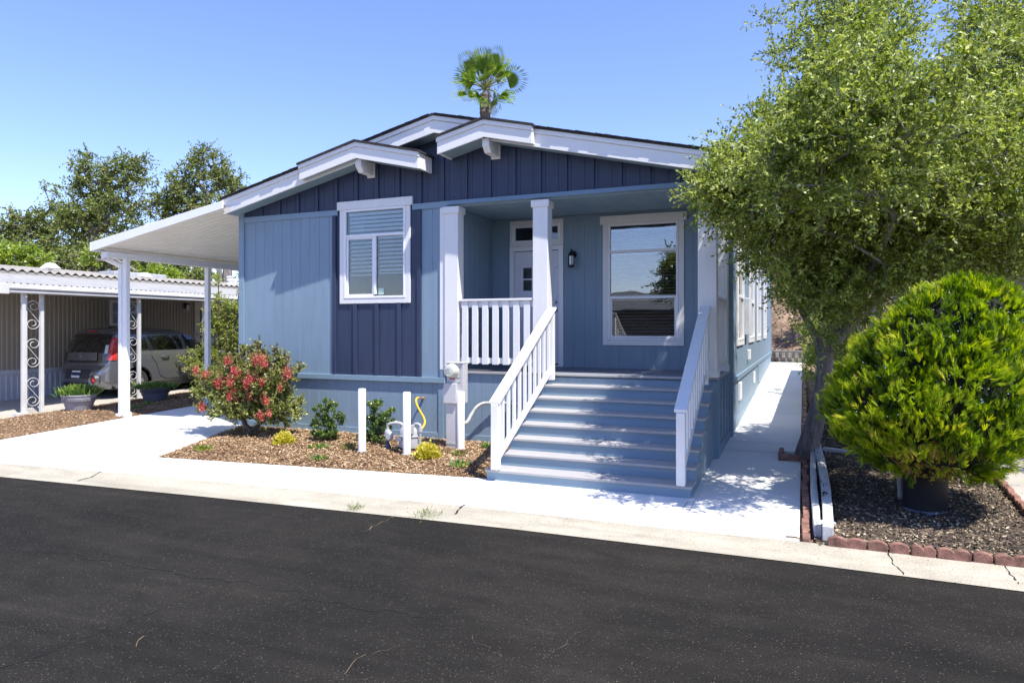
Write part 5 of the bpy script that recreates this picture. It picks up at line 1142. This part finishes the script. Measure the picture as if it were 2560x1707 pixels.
TREE, tp = plant('tree', (.02, .68, 0), 'large tree with small glossy leaves leaning over the side path beside the blue house', 'tree', sk, EL, 2250, 9, .37, 19, .052, .026, LEAF1, BARK, 11, rtip=.0030, shell=.25, spread=.75, up=.22, step=.3, jit=.06, extraA=np.array([list(p) for p in ex]), keep=keepA, every=2)
# round golden conifer
def conifer():
    t = thing('round_conifer', (1.11, -1.72, .4), 'round golden green conifer overflowing its black pot on the right', 'conifer')
    rg = np.random.default_rng(5); n = 13000; cx, cy = 1.16, -1.70; P = []; Dn = []
    prof = [(.30, .0), (.33, .38), (.44, .60), (.58, .75), (.78, .86), (1.0, .90), (1.2, .87), (1.42, .77), (1.65, .68), (1.9, .54), (2.06, .36), (2.17, .18), (2.24, .0)]
    def rad(z): return lerp(prof, z)
    zz = rg.uniform(.31, 2.2, n * 3); w_ = np.array([rad(z) for z in zz]); zz = zz[rg.random(n * 3) < w_][:n]; n = len(zz)
    nc = 1050; zc = rg.uniform(.33, 2.18, nc * 3); zc = zc[rg.random(nc * 3) < np.array([rad(z) + .15 for z in zc])][:nc]; nc = len(zc); tc = rg.uniform(0, 2 * math.pi, nc)
    ci = rg.integers(0, nc, n); push = rg.normal(0, .035, nc)[ci]; cax = rg.normal(0, .42, (nc, 3))[ci]; ctn = rg.normal(0, .10, nc)[ci]
    zz = np.clip(zc[ci] + rg.normal(0, .042, n), .31, 2.2); th = tc[ci] + rg.normal(0, .045, n) / np.maximum(np.array([rad(z) for z in zz]), .25)
    lump = lambda th, z: 1 + .06 * np.sin(th * 7 - z * 4 + 1) * np.sin(z * 8 + th * 3) + .055 * np.sin(th * 5 + z * 3) * np.sin(z * 6 + th * 2) + .05 * np.sin(th * 11 - z * 7) * np.sin(z * 13 + th * 3) + .05 * np.sin(th * 23 + z * 5) * np.sin(z * 15 - th * 4)
    lean = lambda z: .27 * np.clip((z - .9) / 1.2, 0, 1.1)
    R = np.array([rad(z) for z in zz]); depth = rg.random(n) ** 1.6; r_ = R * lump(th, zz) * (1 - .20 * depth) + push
    B = np.stack([cx + lean(zz) + r_ * np.cos(th), cy + r_ * np.sin(th), zz], 1)
    O = np.stack([np.cos(th), np.sin(th), np.zeros(n)], 1)
    up = np.where(zz < .50, -.1, 1.15)
    ax = O * .75 + np.stack([np.zeros(n), np.zeros(n), up], 1) + rg.normal(0, .22, (n, 3)) + cax; ax /= np.linalg.norm(ax, axis=1, keepdims=True)
    # every spray: a flat fan of scale leaflets in a random vertical plane
    side = np.cross(ax, rg.normal(size=(n, 3))); side /= np.linalg.norm(side, axis=1, keepdims=True); nn = np.cross(side, ax)
    Ls = .105 * rg.uniform(.6, 1.25, n); K = 17; PP = []; DD = []; NN = []; TT = []; LL = []
    th0 = np.arctan2(B[:, 1] - cy, B[:, 0] - cx - lean(zz)); deadm = (np.exp(-((th0 + 1.75) / .38) ** 2 - ((zz - .42) / .16) ** 2) * 1.2 > rg.random(n))
    tint = np.clip(rg.normal(.52, .12, n) + ctn + push * 3 - .32 * depth + .10 * np.clip(1.3 - zz, -.5, 1) + .12 * np.sin(th * 3 + 1) * np.sin(zz * 2.4), 0, .93); tint[deadm] = 1  # deeper sprays are tinted darker: shade of the gaps put into colour
    for k in range(K):
        a = (k % 2 * 2 - 1) * (.22 + .38 * rg.random(n)) if k else np.zeros(n)
        s = 0 if k == 0 else (k / K) * .85
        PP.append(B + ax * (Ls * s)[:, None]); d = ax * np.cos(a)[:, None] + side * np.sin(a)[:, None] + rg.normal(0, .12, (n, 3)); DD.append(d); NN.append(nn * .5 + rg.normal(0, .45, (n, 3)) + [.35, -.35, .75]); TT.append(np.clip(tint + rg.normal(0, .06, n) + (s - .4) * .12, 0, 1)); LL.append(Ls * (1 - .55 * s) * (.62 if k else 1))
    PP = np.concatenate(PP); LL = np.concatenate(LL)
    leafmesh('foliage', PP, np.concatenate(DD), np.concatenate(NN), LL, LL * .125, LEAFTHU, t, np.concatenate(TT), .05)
    mb = MB(); r = random.Random(3)
    for k in range(80):
        a = r.uniform(0, 6.28); e = r.uniform(-.1, 1.2); q = Vector((math.cos(a) * math.cos(e), math.sin(a) * math.cos(e), math.sin(e))); s = Vector((1.11, -1.72, .40 + r.uniform(0, .8))); R1 = .62 * (1 if e < .8 else .9)
        mb.tube([s, s + q * R1 * .5 + Vector((0, 0, .05)), s + q * R1 + Vector((0, 0, .1))], [.014, .008, .004], 4, cap=False)
    mb.tube([(1.11, -1.72, .3), (1.12, -1.7, 1.1), (1.15, -1.7, 1.9)], [.05, .04, .01], 8)
    mb.build('branches', TWIGB, t)
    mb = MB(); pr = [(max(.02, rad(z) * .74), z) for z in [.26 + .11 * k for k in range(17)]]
    mb.lathe((cx, cy, 0), pr, 30); mb.v = [(x + float(lean(z)), y, z) for x, y, z in mb.v]; mb.build('dark_core', mat('interior_shade', (.012, .016, .006), .95, var=.5, vs=9, bump=1, bs=30), t)  # solid core closes the gaps, its near-black colour standing for interior shade
    nb = 230; a = rg.uniform(-3.1, .2, nb); z = rg.uniform(.9, 2.0, nb); rr = np.array([rad(q) for q in z]) * lump(a, z) * 1.03; mb = MB()
    for i in range(nb):
        c = (cx + float(lean(z[i])) + rr[i] * math.cos(a[i]), cy + rr[i] * math.sin(a[i]), z[i]); s = .007
        mb.add([(c[0] - s, c[1], c[2]), (c[0], c[1] - s, c[2]), (c[0] + s, c[1], c[2]), (c[0], c[1] + s, c[2]), (c[0], c[1], c[2] + s), (c[0], c[1], c[2] - s)], [(0, 1, 4), (1, 2, 4), (2, 3, 4), (3, 0, 4), (1, 0, 5), (2, 1, 5), (3, 2, 5), (0, 3, 5)])
    tag(mb.build('berries', mat('pale_blue_berry', (.28, .42, .50), .6), t), 'pale blue berries', kind='stuff')
    return t
conifer()
# crape myrtle in flower
rg = np.random.default_rng(31)
sk = [((-8.44, -.85, -.06), -1, .03)]
EL = [((-8.95, -.72, .72), (.60, .42, .34)), ((-8.15, -.78, .92), (.58, .42, .40)), ((-8.45, -.85, .40), (.62, .42, .28)), ((-7.85, -.75, .55), (.34, .32, .36)), ((-8.42, -.72, 1.10), (.35, .32, .22))]
KK = 260 / 1510
def mp(a, b, y=-.85): 
    px, py = 500 + a * KK, 860 + b * KK; u = (px - CX) / F; t = (y - CAMY) / (_c + u * _s); return ((-_s + u * _c) * t, y, CAMZ + (YH - py) / F * t)
FL = [(80, 440, 1.3), (290, 540, 1.5), (430, 545, 1.4), (545, 430, 1.7), (575, 480, 1.3), (700, 510, 1.3), (790, 500, 1.6), (810, 220, 1.7), (915, 240, 1.4), (890, 545, 1), (650, 660, 1.2), (720, 740, 1), (430, 760, 1.2), (960, 820, 1.1), (1260, 420, 1.7), (400, 245, 1.3), (1000, 1005, .8), (20, 910, 1.1), (540, 800, .8), (895, 1060, .6), (500, 680, .8), (250, 570, 1), (930, 310, 1), (920, 730, .7), (1160, 630, .6), (860, 1020, .6), (-60, 380, 1.2), (680, 600, 1.1), (480, 380, 1.0)]
exA = np.array([mp(a, b + 30, -.85 + rg.uniform(-.25, .1)) for a, b, _ in FL] + [mp(870, 60, -.8), mp(1110, 160, -.75), mp(1200, 220, -.7), mp(680, 80, -.75), mp(1390, 420, -.7), mp(1290, 980, -.8), mp(60, 960, -.8), mp(250, 1230, -1.0), mp(620, 110, -.7), mp(1230, 700, -.7)])
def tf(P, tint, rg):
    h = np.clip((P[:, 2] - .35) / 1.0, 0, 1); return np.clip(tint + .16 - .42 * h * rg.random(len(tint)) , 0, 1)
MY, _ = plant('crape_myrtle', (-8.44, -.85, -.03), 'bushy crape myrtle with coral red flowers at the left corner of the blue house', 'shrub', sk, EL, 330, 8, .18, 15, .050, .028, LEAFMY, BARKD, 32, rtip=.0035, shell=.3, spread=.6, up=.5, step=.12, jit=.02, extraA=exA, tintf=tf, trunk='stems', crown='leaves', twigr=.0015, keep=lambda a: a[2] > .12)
Pf = []; 
for a, b, s in FL:
    c = np.array(mp(a, b, -1.12 + rg.uniform(-.2, .1))); n = int(110 * s); q = rg.normal(size=(n, 3)) * np.array([.028, .024, .036]) * s ** .7; Pf.append(c + q)
Pf = np.concatenate(Pf); n = len(Pf)
leafmesh('blossom', Pf, rg.normal(size=(n, 3)), rg.normal(size=(n, 3)), rg.uniform(.016, .028, n), rg.uniform(.012, .022, n), PETRED, MY, rg.random(n))
# tall light green shrub behind the carport post
cx = -14.05; cy = 4.3
EL = [((cx, cy, 1.2), (.75, .6, .8)), ((cx - .1, cy, 2.0), (.55, .5, .6)), ((cx + .6, cy + .2, 1.5), (.5, .5, .9)), ((cx - .6, cy - .3, .8), (.45, .4, .45)), ((cx + .3, cy, 2.3), (.4, .3, .3))]
exA = np.array([(cx - .25, cy, z) for z in (2.5, 2.7, 2.9, 3.05)] + [(cx + .42, cy + .1, z) for z in (2.6, 2.8, 3.0, 3.1)])
plant('tall_shrub', (cx, cy, .1), 'tall loose pale green shrub between the carport post and the corner of the blue house', 'shrub', [((cx, cy, 0), -1, .06), ((cx + .1, cy, .5), 0, .05), ((cx + .05, cy, 1.2), 1, .035), ((cx - .2, cy, 2.0), 2, .02), ((cx - .25, cy, 2.9), 3, .012), ((cx + .35, cy, 2.0), 2, .02), ((cx + .42, cy + .1, 3.0), 5, .01)],
      EL, 270, 7, .22, 14, .045, .026, LEAFSH, BARKD, 41, shell=.3, spread=.8, up=.3, extraA=exA, trunk='stems', crown='leaves')
# the two dark green shrubs and the yellow ones
def dshrub(c, label, seed, tops):
    exA = np.array(tops); EL = [((c[0], c[1], .10), (.30, .2, .08)), ((c[0] + .02, c[1], .28), (.18, .14, .16))]
    rg = np.random.default_rng(seed); t = thing('evergreen_shrub', c, label, 'shrub', 'small dark green shrubs along the front wall')
    A = np.concatenate([samp(EL, 26, rg, .4), exA]); A = A[A[:, 2] > .03]
    pos, par, rmin, tips, dirs = grow([(c, -1, .010), ((c[0], c[1], .12), 0, .008)], A, rg, .08, .01)
    skelmesh('stems', pos, par, rmin, tips, BARKD, t, .003)
    Q = np.array([pos[i] for i in range(1, len(pos)) if pos[i][2] > .05]); nd = 80; B = np.repeat(Q, nd, 0) + rg.normal(0, .019, (len(Q) * nd, 3)) + [0, 0, .01]
    n = len(B); D = rg.normal(0, .6, (n, 3)) + [0, 0, .65]; tn = np.clip(rg.normal(.42, .16, n) + (B[:, 2] > .5) * .12, 0, .9)
    T_ = np.array([pos[i] for i in tips]); ne = 26; B2 = np.repeat(T_, ne, 0) + rg.normal(0, .012, (len(T_) * ne, 3)) + [0, 0, .02]; D2 = rg.normal(0, .4, (len(B2), 3)) + [0, 0, 1]
    B = np.concatenate([B, B2]); D = np.concatenate([D, D2]); tn = np.concatenate([tn, rg.uniform(.7, 1, len(B2))]); n = len(B)
    leafmesh('leaves', B, D, rg.normal(size=(n, 3)) * .7 + [.2, -.3, .5], rg.uniform(.026, .040, n), rg.uniform(.015, .022, n), LEAFDK, t, tn, .15, .6)
KK2 = 320 / 2352
def mq(a, b, y): 
    px, py = 740 + a * KK2, 980 + b * KK2; u = (px - CX) / F; t = (y - CAMY) / (_c + u * _s); return ((-_s + u * _c) * t, y, CAMZ + (YH - py) / F * t)
rg = np.random.default_rng(3)
dshrub((-6.80, -.86, -.0), 'dark green shrub left of the first bollard, standing alone', 51, [mq(a, b + 25, -.86 + rg.uniform(-.12, .08)) for a, b in [(540, 160), (640, 190), (730, 230), (440, 250), (350, 310), (620, 260), (480, 330), (530, 400), (400, 420), (330, 520), (470, 480), (300, 600), (800, 400), (850, 430), (870, 500), (780, 480), (720, 440), (650, 520), (820, 560), (700, 620), (380, 640), (540, 600), (720, 720), (620, 700), (440, 720), (330, 880), (560, 850), (650, 880), (450, 820), (700, 800), (580, 250), (680, 330), (560, 330), (390, 560), (600, 620)]])
dshrub((-5.95, -.80, -.0), 'dark green shrub between the first bollard and the gas meter', 52, [mq(a, b + 25, -.80 + rg.uniform(-.12, .08)) for a, b in [(1340, 210), (1410, 220), (1460, 180), (1550, 190), (1500, 240), (1400, 280), (1460, 300), (1430, 360), (1320, 470), (1390, 440), (1430, 500), (1540, 430), (1620, 400), (1720, 350), (1780, 330), (1700, 430), (1640, 480), (1560, 520), (1480, 580), (1600, 580), (1700, 560), (1780, 520), (1400, 640), (1520, 680), (1620, 660), (1720, 640), (1350, 780), (1420, 850), (1320, 880), (1500, 800), (1600, 850), (1640, 930), (1520, 940), (1440, 750), (1560, 740)]])
def yshrub(c, r, label, seed, n=1500):
    rg = np.random.default_rng(seed); t = thing('yellow_shrub', c, label, 'shrub', 'small yellow shrubs in the mulch bed')
    d = rg.normal(size=(n, 3)); d[:, 2] = np.abs(d[:, 2]) * 1.1; d /= np.linalg.norm(d, axis=1, keepdims=True)
    P = np.array(c) + d * np.array([r, r, r * 1.15]) * rg.uniform(.45, 1.0, (n, 1)) * (1 + .14 * np.sin(d[:, :1] * 9) * np.sin(d[:, 1:2] * 8 + d[:, 2:] * 7)) + [0, 0, .01]
    tn = np.clip(rg.normal(.60, .2, n) + .30 * (P[:, 2] - c[2]) / r - .25, 0, 1)
    leafmesh('leaves', P, d + rg.normal(0, .5, (n, 3)) + [0, 0, .3], rg.normal(size=(n, 3)) + [.2, -.3, .4], rg.uniform(.03, .05, n), rg.uniform(.02, .032, n), LEAFYE, t, tn, .2)
    mb = MB()
    for k in range(14): mb.tube([c, tuple(np.array(c) + d[k] * r * .9)], [.005, .002], 4, cap=False)
    mb.build('stems', BARKD, t)
yshrub((-7.22, -1.30, -.02), .165, 'yellow shrub beside the crape myrtle', 61); yshrub((-4.68, -1.42, -.02), .175, 'yellow shrub in front of the electric meter', 62, 1700); yshrub((-3.62, -.55, .02), .15, 'yellow green shrub half hidden behind the left stair rail', 63, 1200)
# bright bush beyond the tree beside the side path, and small weeds
plant('bright_bush', (.75, 6.0, .1), 'bright green sunlit bush behind the trunk of the large tree', 'bush', [((.75, 6, .1), -1, .03), ((.7, 6, .8), 0, .02)], [((.45, 5.6, 1.1), (.45, .7, .7)), ((.9, 6.6, 1.6), (.7, .8, .7)), ((.5, 7.4, 1.6), (.6, .8, .7))], 150, 6, .28, 12, .055, .03, LEAFLIME, BARKD, 71, trunk='stems', crown='leaves', tw=False)
rosette('weed', (.35, 3.9, G(3.9)), 'small green weed at the edge of the side path beyond the trunk', 80, .12, .02, LEAFLIME, 72, .6, .08)
# fan palm far behind the roof
def palm():
    c = at(1213, 222, 30.); t = thing('fan_palm', (c.x, c.y, 0), 'single fan palm rising above the ridge of the blue house', 'palm')
    r = random.Random(14); prof = []
    z = 0.0; k = 0
    while z < c.z - .15: prof.append((.20 + .02 * (k % 2) + .03 * (c.z - z < 1.2), z)); z += .09; k += 1
    MB().lathe((c.x, c.y, 0), prof, 14).build('trunk', BARKD, t)
    R_v = Vector((_c, _s, 0)); Fv = Vector((-_s, _c, 0)); U = Vector((0, 0, 1))
    # fronds: direction in view terms (right, up, towards viewer), length
    fr = []
    for k in range(16):
        a = r.uniform(-math.pi, math.pi); el = math.radians(r.choice([78, 62, 50, 38, 25, 10, -8, -25, -40, 70, 5, -30, -50])) ; fr.append((a, el))
    fr += [(-math.pi / 2, math.radians(52)), (-math.pi / 2 - .3, math.radians(-38)), (-2.6, math.radians(-20)), (-.4, math.radians(-22)), (-.2, math.radians(14)), (3.0, math.radians(18)), (0.4, math.radians(45)), (2.6, math.radians(48)), (1.5, math.radians(80))] + [(a, math.radians(e)) for a, e in ((0, 72), (3.1, 74), (.5, 62), (2.7, 60), (3.1, 52), (.1, 50), (-1.2, 66), (-2.0, 64), (1.2, 58), (-.2, 30), (3.3, 32), (-1.57, 82))]
    PP = []; DD = []; NN = []; LL = []; TT = []; pet = MB(); rg = np.random.default_rng(9); PB = []; 
    for (a, el) in fr:
        d = (R_v * math.cos(a) + Fv * math.sin(a)) * math.cos(el) + U * math.sin(el)
        hub = c + d * r.uniform(.55, 1.12) + Vector((0, 0, -.10 if el < 0 else 0)); pet.tube([c, c + d * .4 + Vector((0, 0, .03)), hub], [.03, .02, .014], 5, cap=False)
        sd = d.cross(U).normalized(); nn = sd.cross(d).normalized(); roll = r.uniform(-.4, .4) if el > 1.0 else r.choice((-1, 1)) * r.uniform(.5, 1.3); sd = sd * math.cos(roll) + nn * math.sin(roll); nn = sd.cross(d)
        tn = r.uniform(.15, .95) if el > 0 else r.uniform(.3, 1.0); K = 26; L0 = r.uniform(.78, 1.0)
        for k in range(K):
            b = (k / (K - 1) * 2 - 1) * 1.55; q = d * math.cos(b) + sd * math.sin(b) + nn * (.30 * abs(math.sin(b))) ; q.normalize(); L = L0 * (1 - .30 * abs(b) / 1.5)
            m1 = hub + q * L * .6; droop = Vector((0, 0, -(.10 if el > .8 else .32) * r.uniform(.3, 1.2)))
            for (p, dd, l, w_) in ((hub, q, L * .62, .075), (m1 - q * .06, (q + droop).normalized(), L * .46, .04)):
                PP.append(p); DD.append(dd); NN.append(nn + Vector((r.uniform(-.2, .2),) * 3)); LL.append((l, w_)); TT.append(min(1, max(0, tn * .7 + r.uniform(-.1, .15) + (.18 if l < L * .5 else 0))))
    LL = np.array(LL); leafmesh('fronds', np.array(PP), np.array(DD), np.array(NN), LL[:, 0], LL[:, 1], LEAFPA, t, np.array(TT), .3, .55)
    pet.build('frond_stalks', LEAFPA if False else mat('palm_stalk', (.20, .22, .06), .5), t)
palm()
# oaks and shrubs beyond the neighbour's roof
def far_tree(name, label, ells, d, n, leafm, seed, L=.118, tw=7, grp='trees beyond the brown mobile home', trunkpx=None, nl=12, tlen=.55, rt=.02, shell=.35):
    EL = [E_(x, y, d + dz, rx * .94, rz * .94) for x, y, rx, rz, dz in ells]; x, y = trunkpx or (ells[0][0], 800); b = at(x, 800, d); c0 = at(ells[0][0], ells[0][1] + ells[0][3], d)
    sk = [((b.x, b.y, -.3), -1, .26), ((b.x, b.y, 1.5), 0, .22), (tuple(Vector((b.x, b.y, 1.5)).lerp(c0, .6)), 1, .17), (tuple(c0), 2, .12)]
    plant(name, (b.x, b.y, 0), label, 'tree' if 'tree' in name else 'bush', sk, EL, n, tw, tlen, nl, L, L * .6, leafm, BARK, seed, rtip=rt, shell=shell, spread=1.0, up=.1, step=.7, jit=.16, tw=False, group=grp)
far_tree('oak_tree', 'largest rounded oak, its crown standing highest over the brown home', [(225, 455, 66, 78, 0), (318, 435, 60, 62, 0), (275, 540, 105, 66, 0), (200, 560, 60, 60, 0)], 31, 250, LEAFOAK, 101, trunkpx=(285, 800))
far_tree('oak_tree', 'dark lower oak at the far left edge behind the brown home', [(60, 575, 75, 55, 0), (135, 535, 62, 66, 0), (100, 640, 120, 50, 0), (180, 620, 90, 55, 0), (10, 600, 60, 60, 0)], 33, 280, LEAFOAK, 102, trunkpx=(140, 800))
far_tree('oak_tree', 'tall oak just left of the blue house roof', [(515, 425, 52, 62, 0), (570, 450, 48, 50, 1), (455, 480, 66, 58, 0), (520, 530, 90, 60, 0), (410, 520, 50, 55, 0)], 35, 260, LEAFOAK, 103, trunkpx=(520, 800))
far_tree('oak_tree', 'low dark tree directly above the brown home roof, left of the carport post', [(300, 640, 130, 42, 0), (200, 660, 90, 34, 0), (400, 650, 60, 40, 0)], 27, 200, LEAFOAK, 104, trunkpx=(260, 800), L=.11)
far_tree('oak_tree', 'thin tree seen under the carport roof beside its rear post', [(480, 700, 50, 35, 0), (430, 660, 60, 40, 0), (360, 655, 40, 30, 0)], 26, 90, LEAFOAK, 105, trunkpx=(556, 800), L=.10)
far_tree('lime_bush', 'bright yellow green bush above the roof at the left edge', [(60, 655, 85, 30, 0), (10, 640, 50, 34, 0)], 23, 120, LEAFLIME, 106, L=.12, nl=10, tlen=.35)
far_tree('lime_bush', 'bright yellow green bush behind the slanting downspout of the carport', [(400, 690, 50, 26, 0), (235, 640, 22, 16, 0)], 24, 46, LEAFLIME, 107, L=.10, nl=10, tlen=.35)
bt = thing('bare_tree', tuple(at(575, 800, 30)), 'forked bare grey trunks seen under the rear of the carport roof', 'tree')
mb = MB(); q = lambda x, y, d=30: at(x, y, d)
mb.tube([q(572, 800), q(568, 700), q(570, 640), q(566, 560)], [.22, .2, .18, .12], 8); mb.tube([q(548, 760), q(551, 700), q(545, 655), q(538, 600)], [.14, .12, .1, .08], 8); mb.tube([q(530, 680), q(545, 705), q(556, 730)], [.06, .08, .1], 6); mb.tube([q(521, 740), q(523, 680), q(520, 620)], [.12, .1, .08], 8)
mb.build('trunk', BARK, bt, smooth=True)
# across the street, behind the viewpoint: only the windows show it
far_c = [((-1.5, -22, 4.5), (2.6, 2.4, 1.9)), ((-3.4, -22, 3.6), (1.6, 1.8, 1.2))]
def st(name, x, y, label, seed):
    EL = [((x, y, 4.5), (1.1, 1.1, .9)), ((x + .8, y, 4.0), (1.0, 1.0, .7)), ((x - .5, y, 3.6), (.8, .9, .5))]
    plant(name, (x, y, 0), label, 'tree', [((x, y, -.2), -1, .13), ((x, y, 1.4), 0, .10), ((x + .1, y, 2.8), 1, .08)], EL, 150, 6, .6, 12, .14, .08, LEAFOAK, BARK, seed, rtip=.02, shell=.35, step=.7, jit=.14, tw=False)
st('street_tree', -5.3, -20.0, 'tree across the street, reflected in the porch window', 201)
AH = thing('opposite_house', (-2, -27, 0), 'low grey roofed house across the street, reflected in the windows', 'house')
part('wall', mat('dark_brown_stucco', (.12, .10, .085), .85), lambda mb: mb.box(-14, 12, -31, -24, -.2, 2.6), None, AH)
part('roof', mat('grey_shingle', (.09, .09, .09), .9), lambda mb: mb.ext([(-31.5, 2.6), (-23.4, 2.6), (-23.4, 2.7), (-27.5, 3.9), (-31.5, 2.7)], 0, -14.5, 12.5), None, AH)

plant('hillside_shrub', (1.6, 18.5, 1.2), 'dark leafy shrub on the hillside beyond the end of the side path', 'shrub', [((1.6, 18.5, 1), -1, .08), ((1.6, 18.5, 2.5), 0, .06)], [((1.3, 18.5, 3.2), (1.2, 1.2, 1.8)), ((3.2, 18.0, 3.0), (1.5, 1.2, 2.0)), ((5.4, 18, 3.2), (1.6, 1.2, 2.2))], 260, 7, .4, 13, .11, .06, LEAFOAK, BARKD, 301, rtip=.012, trunk='stems', crown='leaves', tw=False)
plant('driveway_hedge', (1.9, 3.2, .1), 'dark hedge growing behind the conifer and the large tree', 'hedge', [((1.9, 3.2, 0), -1, .05), ((1.9, 3.2, 1), 0, .04)], [((1.4, 3.0, 1.1), (.5, .5, .9)), ((2.3, 2.9, 1.3), (.7, .5, 1.0)), ((3.2, 2.8, 1.3), (.7, .5, 1.1))], 230, 7, .3, 13, .06, .035, LEAFOAK, BARKD, 302, trunk='stems', crown='leaves', tw=False)
